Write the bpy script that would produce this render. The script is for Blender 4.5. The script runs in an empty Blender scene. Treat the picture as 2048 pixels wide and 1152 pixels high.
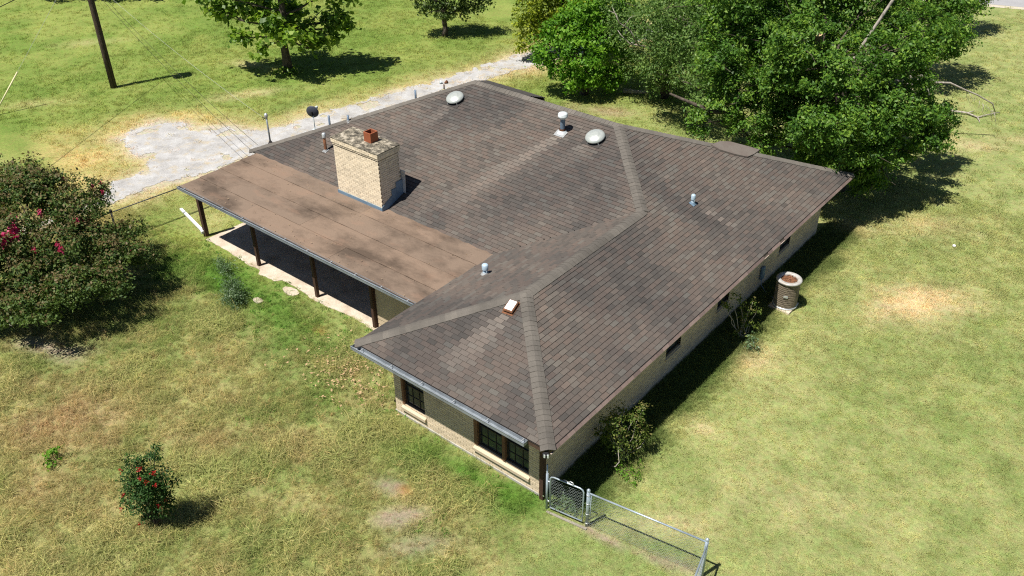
import bpy, bmesh, math, random
import numpy as np
from mathutils import Vector, Matrix

random.seed(7)
RNG = np.random.default_rng(7)
SC = bpy.context.scene
COL = SC.collection

# ------------------------------------------------------------------ camera
YAW, PITCH, ROLL = -0.69009, 0.592123, -0.008888
CAM = np.array([9.2539, -12.4953, 17.5076])
fw = np.array([math.sin(YAW) * math.cos(PITCH), math.cos(YAW) * math.cos(PITCH), -math.sin(PITCH)])
rt = np.array([math.cos(YAW), -math.sin(YAW), 0.0])
up = np.cross(rt, fw)
r2 = rt * math.cos(ROLL) + up * math.sin(ROLL)
u2 = -rt * math.sin(ROLL) + up * math.cos(ROLL)
cd = bpy.data.cameras.new('camera')
cam = bpy.data.objects.new('camera', cd)
COL.objects.link(cam)
cam.matrix_world = Matrix(((r2[0], u2[0], -fw[0], CAM[0]), (r2[1], u2[1], -fw[1], CAM[1]), (r2[2], u2[2], -fw[2], CAM[2]), (0, 0, 0, 1)))
cd.sensor_width = 36.0
cd.lens = 1811.855 / 2048 * 36.0
cd.clip_start, cd.clip_end = 0.5, 4000
SC.camera = cam

# ------------------------------------------------------------------ sky, sun, exposure
SUN_TO = Vector((-0.14, -0.43, 1.0)).normalized()      # towards the sun
el = math.asin(SUN_TO.z)
az = math.atan2(SUN_TO.x, SUN_TO.y)
w = bpy.data.worlds.new('World')
SC.world = w
w.use_nodes = True
nt = w.node_tree
bg = nt.nodes['Background']
sky = nt.nodes.new('ShaderNodeTexSky')
sky.sky_type = 'NISHITA'
sky.sun_disc = False
sky.sun_elevation = el
sky.sun_rotation = az
sky.air_density = 0.7
sky.dust_density = 0.3
nt.links.new(sky.outputs[0], bg.inputs[0])
bg.inputs[1].default_value = 0.05
sl = bpy.data.lights.new('sun', 'SUN')
sl.energy = 5.0
sl.angle = math.radians(0.53)
sl.color = (1.0, 0.95, 0.87)
so = bpy.data.objects.new('sun', sl)
so.rotation_euler = SUN_TO.to_track_quat('Z', 'Y').to_euler()
so.location = (0, 0, 60)
COL.objects.link(so)
SC.view_settings.view_transform = 'Standard'
SC.view_settings.look = 'None'
SC.view_settings.exposure = 0.56
SC.view_settings.gamma = 1.0
SC.render.engine = 'CYCLES'
SC.cycles.use_denoising = False
SC.cycles.filter_width = 1.15
SC.cycles.sample_clamp_indirect = 6.0
SC.cycles.max_bounces = 6
SC.cycles.transparent_max_bounces = 4

# ------------------------------------------------------------------ noise (python side)
def _hash(ix, iy, seed):
    h = (ix.astype(np.int64) * 374761393 + iy.astype(np.int64) * 668265263 + seed * 974711) & 0xffffffff
    h = ((h ^ (h >> 13)) * 1274126177) & 0xffffffff
    return ((h ^ (h >> 16)) & 0xffff) / 65535.0
def vnoise(x, y, seed=0):
    x = np.asarray(x, float); y = np.asarray(y, float)
    ix, iy = np.floor(x), np.floor(y)
    fx, fy = x - ix, y - iy
    fx = fx * fx * (3 - 2 * fx); fy = fy * fy * (3 - 2 * fy)
    a = _hash(ix, iy, seed); b = _hash(ix + 1, iy, seed); c = _hash(ix, iy + 1, seed); d = _hash(ix + 1, iy + 1, seed)
    return (a * (1 - fx) + b * fx) * (1 - fy) + (c * (1 - fx) + d * fx) * fy
def fbm(x, y, scale, octaves=4, seed=0, rough=0.5):
    t = 0; amp = 1.0; tot = 0; f = 1.0 / scale
    for k in range(octaves):
        t = t + amp * vnoise(np.asarray(x) * f + 17.3 * k, np.asarray(y) * f - 9.1 * k, seed + k)
        tot += amp; amp *= rough; f *= 2.03
    return t / tot
def sstep(a, b, v):
    t = np.clip((np.asarray(v, float) - a) / (b - a), 0, 1)
    return t * t * (3 - 2 * t)

# ------------------------------------------------------------------ object helpers
def tag(o, label=None, cat=None, group=None, kind=None):
    if label: o['label'] = label
    if cat: o['category'] = cat
    if group: o['group'] = group
    if kind: o['kind'] = kind
    return o
def link(o, parent=None):
    COL.objects.link(o)
    if parent is not None: o.parent = parent
    return o
def empty(name, label, cat, loc=(0, 0, 0), rotz=0.0, group=None):
    o = bpy.data.objects.new(name, None)
    o.empty_display_size = 0.3
    o.location = loc
    o.rotation_euler = (0, 0, rotz)
    return tag(link(o), label, cat, group)
def np_mesh(name, V, F, mat, smooth=False):
    V = np.asarray(V, np.float32); F = np.asarray(F, np.int32)
    me = bpy.data.meshes.new(name)
    n = F.shape[1]
    me.vertices.add(len(V)); me.vertices.foreach_set('co', V.ravel())
    me.loops.add(F.size); me.loops.foreach_set('vertex_index', F.ravel())
    me.polygons.add(len(F)); me.polygons.foreach_set('loop_start', np.arange(0, F.size, n, dtype=np.int32))
    me.update(calc_edges=True); me.validate()
    if smooth: me.polygons.foreach_set('use_smooth', np.ones(len(F), bool))
    if mat: me.materials.append(mat)
    return me
class MB:
    """Collects simple solids and builds them as one mesh object."""
    def __init__(s): s.v = []; s.f = []; s.sm = []
    def add(s, vs, fs, smooth=False):
        b = len(s.v); s.v += [tuple(map(float, p)) for p in vs]
        for f in fs: s.f.append([b + i for i in f]); s.sm.append(smooth)
        return s
    def box(s, x0, x1, y0, y1, z0, z1):
        v = [(x, y, z) for z in (z0, z1) for y in (y0, y1) for x in (x0, x1)]
        return s.add(v, [(0, 2, 3, 1), (4, 5, 7, 6), (0, 1, 5, 4), (2, 6, 7, 3), (0, 4, 6, 2), (1, 3, 7, 5)])
    def hexa(s, p):
        """p: four bottom corners (ccw from above) then four top corners"""
        return s.add(p, [(3, 2, 1, 0), (4, 5, 6, 7), (0, 1, 5, 4), (1, 2, 6, 5), (2, 3, 7, 6), (3, 0, 4, 7)])
    def tube(s, pts, rad, n=8, cap=True):
        pts = [Vector(p) for p in pts]
        if not isinstance(rad, (list, tuple)): rad = [rad] * len(pts)
        vs = []; prev = None
        for i, p in enumerate(pts):
            t = (pts[min(i + 1, len(pts) - 1)] - pts[max(i - 1, 0)])
            t = t.normalized() if t.length > 1e-9 else Vector((0, 0, 1))
            a = prev if prev is not None else (Vector((1, 0, 0)) if abs(t.x) < .8 else Vector((0, 1, 0)))
            a = (a - t * a.dot(t)).normalized(); prev = a
            b = t.cross(a)
            for k in range(n):
                an = 2 * math.pi * k / n
                vs.append(p + (a * math.cos(an) + b * math.sin(an)) * rad[i])
        fs = []
        for i in range(len(pts) - 1):
            for k in range(n):
                fs.append((i * n + k, i * n + (k + 1) % n, (i + 1) * n + (k + 1) % n, (i + 1) * n + k))
        s.add(vs, fs, n > 5)
        if cap:
            b = len(s.v) - len(vs)
            s.f.append([b + k for k in range(n)][::-1]); s.sm.append(False)
            s.f.append([b + (len(pts) - 1) * n + k for k in range(n)]); s.sm.append(False)
        return s
    def lathe(s, prof, n=24, o=(0, 0, 0)):
        """prof: (radius, z) pairs from bottom to top"""
        vs = [(o[0] + r * math.cos(2 * math.pi * k / n), o[1] + r * math.sin(2 * math.pi * k / n), o[2] + z) for r, z in prof for k in range(n)]
        fs = [(i * n + k, i * n + (k + 1) % n, (i + 1) * n + (k + 1) % n, (i + 1) * n + k) for i in range(len(prof) - 1) for k in range(n)]
        return s.add(vs, fs, True)
    def mesh(s, name, mat):
        me = bpy.data.meshes.new(name)
        me.from_pydata(s.v, [], s.f)
        me.polygons.foreach_set('use_smooth', s.sm)
        if mat: me.materials.append(mat)
        me.update()
        return me
    def build(s, name, mat, parent=None, bevel=0.0):
        me = s.mesh(name, mat)
        o = bpy.data.objects.new(name, me)
        if bevel:
            m = o.modifiers.new('bevel', 'BEVEL'); m.width = bevel; m.segments = 2; m.limit_method = 'ANGLE'
        return link(o, parent)

# ------------------------------------------------------------------ materials
class NT:
    def __init__(s, name):
        s.m = bpy.data.materials.new(name); s.m.use_nodes = True
        s.t = s.m.node_tree; s.b = s.t.nodes['Principled BSDF']; s.out = s.t.nodes['Material Output']
    def n(s, kind, **kw):
        o = s.t.nodes.new(kind)
        for k, v in kw.items(): setattr(o, k, v)
        return o
    def l(s, a, b): s.t.links.new(a, b)
    def pos(s): return s.n('ShaderNodeNewGeometry').outputs['Position']
    def obj(s): return s.n('ShaderNodeTexCoord').outputs['Object']
    def noise(s, scale, detail=4, rough=0.55, vec=None, stretch=None):
        t = s.n('ShaderNodeTexNoise'); t.inputs['Scale'].default_value = scale; t.inputs['Detail'].default_value = detail; t.inputs['Roughness'].default_value = rough
        v = vec or s.pos()
        if stretch:
            m = s.n('ShaderNodeMapping'); m.inputs['Scale'].default_value = stretch; s.l(v, m.inputs[0]); v = m.outputs[0]
        s.l(v, t.inputs['Vector'])
        return t.outputs['Fac']
    def ramp(s, fac, stops):
        r = s.n('ShaderNodeValToRGB'); e = r.color_ramp.elements
        while len(e) < len(stops): e.new(0.5)
        for i, (p, c) in enumerate(stops):
            e[i].position = p; e[i].color = (c[0], c[1], c[2], 1) if not isinstance(c, (int, float)) else (c, c, c, 1)
        s.l(fac, r.inputs[0])
        return r.outputs[0]
    def mix(s, fac, a, b, mode='MIX'):
        m = s.n('ShaderNodeMix', data_type='RGBA', blend_type=mode)
        for sock, val in ((m.inputs[0], fac), (m.inputs[6], a), (m.inputs[7], b)):
            if hasattr(val, 'is_output'): s.l(val, sock)
            elif isinstance(val, (int, float)) : sock.default_value = val if sock.type == 'VALUE' else (val, val, val, 1)
            else: sock.default_value = (val[0], val[1], val[2], 1)
        return m.outputs[2]
    def math(s, op, a, b=0.0, clamp=False):
        m = s.n('ShaderNodeMath', operation=op); m.use_clamp = clamp
        for i, val in enumerate((a, b)):
            if hasattr(val, 'is_output'): s.l(val, m.inputs[i])
            else: m.inputs[i].default_value = val
        return m.outputs[0]
    def bump(s, h, strength=0.3, dist=0.02):
        b = s.n('ShaderNodeBump'); b.inputs['Strength'].default_value = strength; b.inputs['Distance'].default_value = dist
        s.l(h, b.inputs['Height']); s.l(b.outputs[0], s.b.inputs['Normal'])
    def color(s, c):
        if hasattr(c, 'is_output'): s.l(c, s.b.inputs['Base Color'])
        else: s.b.inputs['Base Color'].default_value = (c[0], c[1], c[2], 1)
    def setp(s, rough=0.8, metal=0.0, spec=0.3):
        s.b.inputs['Roughness'].default_value = rough; s.b.inputs['Metallic'].default_value = metal
        s.b.inputs['Specular IOR Level'].default_value = spec
        return s
    def attr(s, name, typ='GEOMETRY'):
        a = s.n('ShaderNodeAttribute', attribute_type=typ); a.attribute_name = name
        return a
def worn(name, c, c2=None, scale=3.0, rough=0.75, metal=0.0, spec=0.3, amt=0.5, fine=40, bump=0.0):
    """plain paint, wood or metal with blotches of a second colour and fine mottling"""
    k = NT(name); k.setp(rough, metal, spec)
    c2 = c2 or tuple(x * 0.6 for x in c)
    f = k.ramp(k.noise(scale, 6, 0.65), [(0.42, 0.0), (0.68, amt)])
    col = k.mix(f, c, c2)
    g = k.ramp(k.noise(fine, 3), [(0.3, 0.82), (0.7, 1.1)])
    k.color(k.mix(1.0, col, g, 'MULTIPLY'))
    if bump: k.bump(k.noise(fine, 4), bump, 0.01)
    return k.m
M = {}
def mk_shingle(name, lift=1.0):
    k = NT(name); k.setp(0.92, 0, 0.25)
    tone = k.math('ADD', k.attr('tone').outputs['Fac'], k.attr('tone', 'OBJECT').outputs['Fac'])
    col = k.ramp(tone, [(0.0, (.078, .069, .063)), (0.25, (.100, .089, .081)), (0.45, (.120, .095, .083)), (0.62, (.124, .115, .104)), (0.8, (.145, .115, .099)), (1.0, (.170, .157, .139))])
    sa = k.math('ADD', k.attr('stain_shade').outputs['Fac'], k.attr('stain_shade', 'OBJECT').outputs['Fac'])
    stain_shade = k.ramp(k.math('ADD', sa, k.math('MULTIPLY', k.math('SUBTRACT', k.noise(1.6, 5, .65), .5), .8)), [(0.0, (.62, .635, .665)), (0.5, (.80, .80, .81)), (1.0, (.95, .925, .905))])
    col = k.mix(1.0, col, stain_shade, 'MULTIPLY')
    st = k.math('ADD', k.attr('streak').outputs['Fac'], k.attr('streak', 'OBJECT').outputs['Fac'], True)
    col = k.mix(st, col, (.235, .20, .175))
    gr = k.ramp(k.noise(60, 4, 0.7), [(0.25, 0.7), (0.75, 1.28)])
    col = k.mix(1.0, col, gr, 'MULTIPLY')
    col = k.mix(1.0, col, lift, 'MULTIPLY')
    col = k.mix(1.0, col, (1.05, 1.06, 1.04), 'MULTIPLY')
    k.color(col); k.bump(k.noise(120, 3), 0.5, 0.006)
    return k.m
M['shingle'] = mk_shingle('asphalt_shingle')
def mk_cap():
    k = NT('ridge_cap_shingle'); k.setp(0.93, 0, 0.25)
    tone = k.attr('tone', 'OBJECT').outputs['Fac']
    col = k.ramp(tone, [(0.0, (.115, .105, .093)), (0.5, (.134, .122, .107)), (1.0, (.154, .139, .121))])
    st = k.ramp(k.noise(0.5, 5, 0.6), [(0.35, 0.72), (0.6, 1.05)])
    col = k.mix(1.0, col, st, 'MULTIPLY')
    gr = k.ramp(k.noise(50, 4, 0.7), [(0.25, 0.72), (0.75, 1.25)])
    k.color(k.mix(1.0, col, gr, 'MULTIPLY')); k.bump(k.noise(110, 3), 0.5, 0.006)
    return k.m
M['cap'] = mk_cap()
M['butt'] = worn('shingle_butt_edge', (.034, .029, .027), rough=0.95)  # asphalt edge, darkened in colour to draw the shade line under each course
M['deck'] = worn('dark_felt', (.035, .030, .030), rough=0.95)
def mk_brick(name, base, dirty=0.25):
    k = NT(name); k.setp(0.85, 0, 0.25)
    tone = k.math('ADD', k.attr('tone').outputs['Fac'], k.attr('tone', 'OBJECT').outputs['Fac'])
    lo = tuple(x * 0.86 for x in base); hi = tuple(min(1, x * 1.1) for x in base)
    col = k.ramp(tone, [(0.0, lo), (0.5, base), (1.0, hi)])
    d = k.ramp(k.noise(1.3, 6, 0.65), [(0.5, 0.0), (0.8, dirty)])
    col = k.mix(d, col, tuple(x * 0.45 for x in base))
    g = k.ramp(k.noise(45, 4), [(0.25, 0.84), (0.75, 1.12)])
    k.color(k.mix(1.0, col, g, 'MULTIPLY')); k.bump(k.noise(70, 4), 0.35, 0.006)
    return k.m
M['brick'] = mk_brick('cream_painted_brick', (.64, .53, .38))
M['mortar'] = worn('mortar', (.50, .41, .29), (.36, .29, .2), 2.0, 0.9)
M['chim_brick'] = mk_brick('tan_chimney_brick', (.78, .67, .50), 0.32)
M['chim_mortar'] = worn('dark_mortar', (.34, .27, .19), (.10, .08, .06), 1.6, 0.95, amt=.9)
def mk_cement():
    k = NT('lichen_cement'); k.setp(0.95, 0, 0.2)
    a = k.ramp(k.noise(5.5, 8, 0.7), [(0.36, (.045, .04, .032)), (0.48, (.15, .135, .105)), (0.56, (.33, .29, .22)), (0.66, (.55, .50, .42))])
    g = k.ramp(k.noise(38, 4, 0.7), [(0.3, 0.6), (0.7, 1.2)])
    k.color(k.mix(1.0, a, g, 'MULTIPLY')); k.bump(k.noise(25, 6), 0.6, 0.03)
    return k.m
M['cement'] = mk_cement()
M['terracotta'] = worn('terracotta', (.33, .10, .045), (.22, .07, .035), 4, 0.7)
M['flashing'] = worn('sky_tinted_flashing', (.16, .25, .34), (.10, .15, .21), 3, 0.55, 0.0, 0.5)  # blue in the base colour stands for reflected sky
M['bare_metal'] = worn('bare_metal_sheet', (.62, .66, .68), (.4, .36, .32), 4, 0.38, 0.5, 0.5)
M['galv'] = worn('galvanised_gutter', (.30, .335, .37), (.16, .18, .2), 2.2, 0.5, 0.35, 0.5, 0.7)
M['fence_metal'] = worn('galvanised_pipe', (.42, .50, .57), (.25, .28, .31), 3.0, 0.42, 0.45, 0.5, 0.5)
M['wire'] = worn('galvanised_wire', (.50, .56, .60), (.32, .34, .36), 3.0, 0.45, 0.3, 0.5)
M['dark_metal'] = worn('dark_fence_pipe', (.05, .06, .06), (.09, .06, .04), 3.0, 0.6, 0.2)
M['brown_wood'] = worn('brown_stained_wood', (.075, .040, .027), (.035, .022, .017), 5, 0.75)
M['fascia'] = worn('brown_fascia', (.085, .052, .038), (.05, .035, .028), 4, 0.7)
M['drip'] = worn('drip_edge_metal', (.52, .43, .38), (.35, .25, .2), 5, 0.5, 0.1)
def mk_eave():
    k = NT('rusty_pink_eave_shingle'); k.setp(0.85, 0, 0.3)
    tone = k.attr('tone', 'OBJECT').outputs['Fac']
    col = k.ramp(tone, [(0, (.15, .11, .10)), (0.5, (.20, .145, .13)), (1, (.25, .185, .165))])
    g = k.ramp(k.noise(30, 4), [(0.25, 0.8), (0.75, 1.15)])
    k.color(k.mix(1.0, col, g, 'MULTIPLY')); return k.m
M['eave'] = mk_eave()
M['soffit'] = worn('soffit', (.10, .075, .055), rough=0.8)
M['siding'] = worn('tan_lap_siding', (.52, .42, .29), (.40, .31, .21), 2, 0.7, amt=0.4)
def mk_roll():
    k = NT('brown_roll_roofing'); k.setp(0.93, 0, 0.25)
    tone = k.attr('tone', 'OBJECT').outputs['Fac']
    col = k.ramp(tone, [(0, (.170, .127, .096)), (0.5, (.192, .140, .104)), (1, (.215, .152, .110))])
    st = k.ramp(k.noise(0.46, 9, 0.66, stretch=(1, 1.7, 1)), [(0.36, 0.46), (0.46, 0.78), (0.56, 1.05)])
    col = k.mix(1.0, col, st, 'MULTIPLY')
    ru = k.ramp(k.noise(0.9, 5, 0.6, stretch=(1, 2.2, 1)), [(0.56, 0.0), (0.78, 0.5)])
    col = k.mix(ru, col, (.265, .165, .115))
    gr = k.ramp(k.noise(55, 4, 0.7), [(0.25, 0.74), (0.75, 1.22)])
    k.color(k.mix(1.0, col, gr, 'MULTIPLY')); k.bump(k.noise(7, 6), 0.35, 0.02)
    return k.m
M['roll'] = mk_roll()
def mk_concrete():
    k = NT('patio_concrete'); k.setp(0.9, 0, 0.25)
    c = k.ramp(k.noise(1.6, 7, 0.65), [(0.3, (.36, .29, .22)), (0.5, (.52, .44, .35)), (0.7, (.60, .53, .45))])
    g = k.ramp(k.noise(30, 4), [(0.3, 0.8), (0.7, 1.1)])
    k.color(k.mix(1.0, c, g, 'MULTIPLY')); k.bump(k.noise(40, 4), 0.3, 0.01)
    return k.m
M['concrete'] = mk_concrete()
M['grey_base'] = worn('grey_foundation', (.42, .41, .37), (.27, .25, .21), 2.5, 0.9)
def mk_glass():
    k = NT('dark_screened_glass'); k.setp(0.12, 0, 0.5)
    k.color(k.ramp(k.noise(3, 3), [(0.3, (.022, .028, .032)), (0.7, (.05, .062, .068))]))
    return k.m
M['glass'] = mk_glass()
M['bronze'] = worn('dark_bronze_frame', (.035, .03, .028), rough=0.5)
M['jamb'] = worn('reddish_window_jamb', (.20, .10, .055), (.08, .045, .03), 6, 0.7)
def mk_bark(name, a, b, sc=9):
    k = NT(name); k.setp(0.95, 0, 0.2)
    f = k.noise(sc, 7, 0.7, stretch=(1, 1, 0.3))
    k.color(k.ramp(f, [(0.35, b), (0.65, a)])); k.bump(f, 0.8, 0.04)
    return k.m
M['bark'] = mk_bark('grey_brown_bark', (.14, .115, .09), (.045, .036, .03))
M['bark_pole'] = mk_bark('weathered_pole_wood', (.10, .075, .055), (.035, .027, .022), 14)
M['pale_bark'] = mk_bark('bleached_dead_wood', (.48, .44, .38), (.2, .175, .15), 12)
M['cut_wood'] = worn('fresh_cut_wood', (.62, .44, .26), (.4, .26, .14), 8, 0.85)
def mk_leaf(name, dark, mid, light, trans=0.35, rough=0.45, spec=0.5, tip=None):
    k = NT(name); k.setp(rough, 0, spec)
    r = k.n('ShaderNodeNewGeometry').outputs['Random Per Island']
    cl = k.attr('clump').outputs['Fac']
    mixr = k.math('ADD', k.math('MULTIPLY', r, 0.55), k.math('MULTIPLY', cl, 0.45))
    stops = [(0.12, dark), (0.5, mid), (0.88, light)]
    col = k.ramp(mixr, stops)
    if tip:
        f = k.ramp(k.math('ADD', k.math('MULTIPLY', k.attr('tipness').outputs['Fac'], 0.8), k.math('MULTIPLY', r, 0.35)), [(0.76, 0.0), (0.93, 1.0)])
        col = k.mix(f, col, tip)
    k.color(col)
    tr = k.n('ShaderNodeBsdfTranslucent')
    tc = k.mix(1.0, col, (1.35, 1.45, 0.7), 'MULTIPLY')
    k.l(tc, tr.inputs[0])
    ms = k.n('ShaderNodeMixShader'); ms.inputs[0].default_value = trans
    k.l(k.b.outputs[0], ms.inputs[1]); k.l(tr.outputs[0], ms.inputs[2]); k.l(ms.outputs[0], k.out.inputs[0])
    return k.m
M['leaf_oak'] = mk_leaf('dark_glossy_leaf', (.030, .082, .010), (.078, .178, .021), (.19, .30, .038), .30, .5, .28)
M['leaf_bright'] = mk_leaf('bright_green_leaf', (.05, .14, .010), (.105, .25, .017), (.19, .35, .03), .36, .55, .25)
M['leaf_yellow'] = mk_leaf('yellow_green_leaf', (.10, .15, .014), (.225, .285, .024), (.38, .42, .04), .38, .55, .25)
M['leaf_grey'] = mk_leaf('grey_green_leaf', (.050, .105, .022), (.105, .19, .042), (.18, .27, .068), .32, .55, .25)
M['leaf_maple'] = mk_leaf('broad_light_leaf', (.06, .13, .016), (.15, .26, .028), (.28, .38, .05), .4, .45, .35)
M['leaf_small'] = mk_leaf('small_olive_leaf', (0.04, 0.075, 0.018), (0.08, 0.13, 0.03), (0.14, 0.19, 0.045), 0.3, 0.5, 0.35)
M['leaf_myrtle'] = mk_leaf('myrtle_leaf', (.036, .072, .016), (.078, .135, .030), (.14, .19, .05), 0.28, 0.55, 0.25, tip=(.15, .115, .05))
M['leaf_red'] = mk_leaf('dark_red_myrtle_leaf', (.014, .040, .010), (.032, .082, .018), (.065, .135, .028), .25, .6, .2)
M['leaf_bush'] = mk_leaf('olive_bush_leaf', (.045, .08, .014), (.10, .155, .028), (.19, .23, .05), .32, .6, .2, tip=(.19, .17, .06))
M['leaf_weed'] = mk_leaf('feathery_weed_leaf', (.06, .11, .045), (.10, .17, .075), (.16, .24, .11), 0.35)
M['petal_pink'] = mk_leaf('pink_petal', (.42, .02, .10), (.55, .04, .15), (.68, .10, .26), 0.3)
M['petal_red'] = mk_leaf('red_petal', (.36, .012, .015), (.48, .02, .02), (.56, .06, .04), 0.3)

# ------------------------------------------------------------------ layout of the ground
DRIVE = np.array([(-21.51, 27.23), (-21.73, 26.42), (-22.13, 23.88), (-22.57, 21.52), (-22.97, 19.29), (-23.56, 16.16), (-24.6, 12.57), (-24.92, 10.75), (-26.73, 9.62), (-27.59, 8.5), (-28.66, 8.84), (-29.41, 8.09), (-29.66, 6.86), (-29.59, 5.84), (-28.84, 5.47), (-27.64, 5.27), (-26.3, 5.34), (-25.75, 5.0), (-25.61, 4.53), (-25.64, 3.55), (-25.26, 2.69), (-24.86, 2.06), (-24.6, 0.8), (-24.9, -1.2), (-24.2, -1.6), (-23.65, 0.9), (-23.75, 3.03), (-23.38, 4.76), (-23.0, 6.97), (-22.6, 9.63), (-22.4, 12.31), (-21.9, 15.56), (-21.46, 19.08), (-20.9, 21.94), (-19.95, 25.04), (-19.3, 28.5), (-17.5, 33.0), (-13.5, 40.0), (-9.5, 49.5), (-12.2, 48.6), (-15.9, 41.0), (-19.6, 33.5)])
def poly_sd(px, py, P):
    """signed distance to polygon, negative inside"""
    px = np.asarray(px, float); py = np.asarray(py, float)
    d = np.full(px.shape, 1e9); ins = np.zeros(px.shape, bool)
    n = len(P)
    for i in range(n):
        a, b = P[i], P[(i + 1) % n]
        e = b - a; L = e @ e
        t = np.clip(((px - a[0]) * e[0] + (py - a[1]) * e[1]) / L, 0, 1)
        d = np.minimum(d, np.hypot(px - a[0] - t * e[0], py - a[1] - t * e[1]))
        c = ((a[1] > py) != (b[1] > py)) & (px < (b[0] - a[0]) * (py - a[1]) / (b[1] - a[1] + 1e-12) + a[0])
        ins ^= c
    return np.where(ins, -d, d)
def ground_z(x, y):
    x = np.asarray(x, float); y = np.asarray(y, float)
    return -0.13 * (1 - sstep(-0.2, 2.4, y)) * sstep(-11, -7, x)
def gauss(x, y, cx, cy, rx, ry=None, rot=0.0):
    ry = ry or rx
    c, s = math.cos(rot), math.sin(rot)
    u = ((x - cx) * c + (y - cy) * s) / rx; v = (-(x - cx) * s + (y - cy) * c) / ry
    n = (fbm(x, y, 1.1, 3, 91) - 0.5) * 1.3
    return np.exp(-(np.maximum(np.hypot(u, v) + n, 0)) ** 2 * 1.3)
SPOTS = [  # x, y, rx, ry, rot, kind, strength
    (3.95, 15.25, 1.8, 1.3, 0.6, 'straw', .9), (3.6, 15.8, 1.0, .7, 0.6, 'straw', .6), (0.6, 19.0, 1.3, 0.9, .5, 'straw', .38), (2.5, 21.0, 2.2, 1.0, .5, 'straw', .5), (1.4, 29.2, 1.4, .8, .5, 'straw', .6),
    (0.85, 9.3, .8, .8, 0, 'straw', .55), (1.3, 5.5, .5, .4, 0, 'straw', .5), (3.5, 31.5, 1.2, .6, .4, 'straw', .5), (-11.3, 20.3, 1.2, .6, .3, 'bare', .6), (-13.8, 22.3, 1.8, .7, .4, 'bare', .8),
    (-3.9, -1.5, .5, .3, .3, 'mud', .9), (-3.0, -2.1, .75, .35, .9, 'mud', .85), (-2.1, -2.5, .9, .35, .8, 'mud', .6), (-3.54, -1.35, .26, .22, 0, 'rust', 1.0), (-10.55, 1.75, .28, .2, 0, 'rust', .7),
    (-12.9, -6.0, 2.2, 1.2, .3, 'brown', .9), (-13.9, -4.9, 1.6, .8, .4, 'brown', .75), (-16.4, -4.2, 1.3, .5, .5, 'mud', 1.0), (-12.4, -5.0, 1.5, .7, .5, 'brown', .6), (-11.0, -7.2, 2.0, .9, .2, 'brown', .55),
    (-6.9, -2.0, 1.5, .5, .6, 'brown', .5), (-5.2, -3.6, 1.3, .6, .3, 'brown', .4), (-9.0, -3.4, 1.8, .7, .3, 'brown', .45), (-7.0, .5, .9, .5, .4, 'brown', .5), (-8.6, .9, .8, .4, .4, 'brown', .5), (-0.8, -3.4, 1.2, .5, .4, 'brown', .45),
    (-2.4, .15, 2.4, .55, 0.05, 'lush', 1.0), (-.9, .1, .8, .6, 0, 'lush', .8), (-4.6, -.2, 1.1, .7, 0, 'lush', .55), (.1, 1.3, .8, .5, 0, 'lush', .9), (-9.5, 1.2, 1.0, .6, .2, 'lush', .8), (-8.4, -.2, .8, .5, .2, 'lush', .6),
    (-15.5, 1.6, 2.6, 1.0, .1, 'lush', .95), (-12.4, 1.4, 1.5, .7, .1, 'lush', .7), (-17.6, 1.0, 1.6, 1.2, .1, 'lush', .7), (-19.6, 4.0, 1.5, .9, .1, 'straw', .3), (-20.0, 5.4, 1.8, .6, .3, 'straw', .35), (-10.9, .6, .6, .4, 0, 'lush', .8),
    (-28.6, 3.6, 2.2, 1.5, .2, 'gold', 1.0), (-27.0, 2.2, 1.6, 1.1, .5, 'gold', 1.0), (-30.6, 7.0, 1.0, 2.0, .3, 'gold', .7), (-28.9, 9.6, 1.4, .5, .6, 'gold', .9), (-31.0, 4.2, 2.2, 1.2, .2, 'gold', .45), (-26.1, 7.9, .5, .3, .6, 'gold', .9), (-24.6, 8.9, .9, .4, .9, 'gold', .8), (-27.9, 6.1, .6, .3, .3, 'gold', .6),
    (-26.0, 13.5, .7, 1.6, -.15, 'lush', .8), (-32.5, 15.6, 1.2, .5, .3, 'straw', .5), (-29.0, 13.0, 2.0, .6, 1.0, 'straw', .5), (-36.5, 5.5, 2.0, .6, .9, 'straw', .25), (-43.0, 12.0, 2.0, .6, .9, 'straw', .25),
    (.85, .55, .2, .1, .1, 'mud', .7), (1.5, .58, .5, .10, .13, 'mud', .9), (2.5, .74, .6, .13, .13, 'mud', .9), (3.2, .95, .5, .12, .13, 'mud', .7), (2.6, 2.0, 1.2, .5, .5, 'straw', .35), (4.6, 4.5, 2.0, 1.0, .4, 'straw', .25)]
PAL = {'field': (.165, .24, .049), 'field2': (.255, .30, .078), 'lawn': (.222, .272, .090), 'lawn2': (.345, .36, .148), 'yard': (.185, .235, .070), 'yard2': (.345, .325, .135),
       'straw': (.60, .48, .29), 'bare': (.38, .29, .19), 'mud': (.34, .27, .21), 'rust': (.35, .17, .05), 'brown': (.37, .28, .145), 'lush': (.085, .185, .024), 'gold': (.52, .41, .17), 'dark': (.055, .105, .022)}
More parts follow.
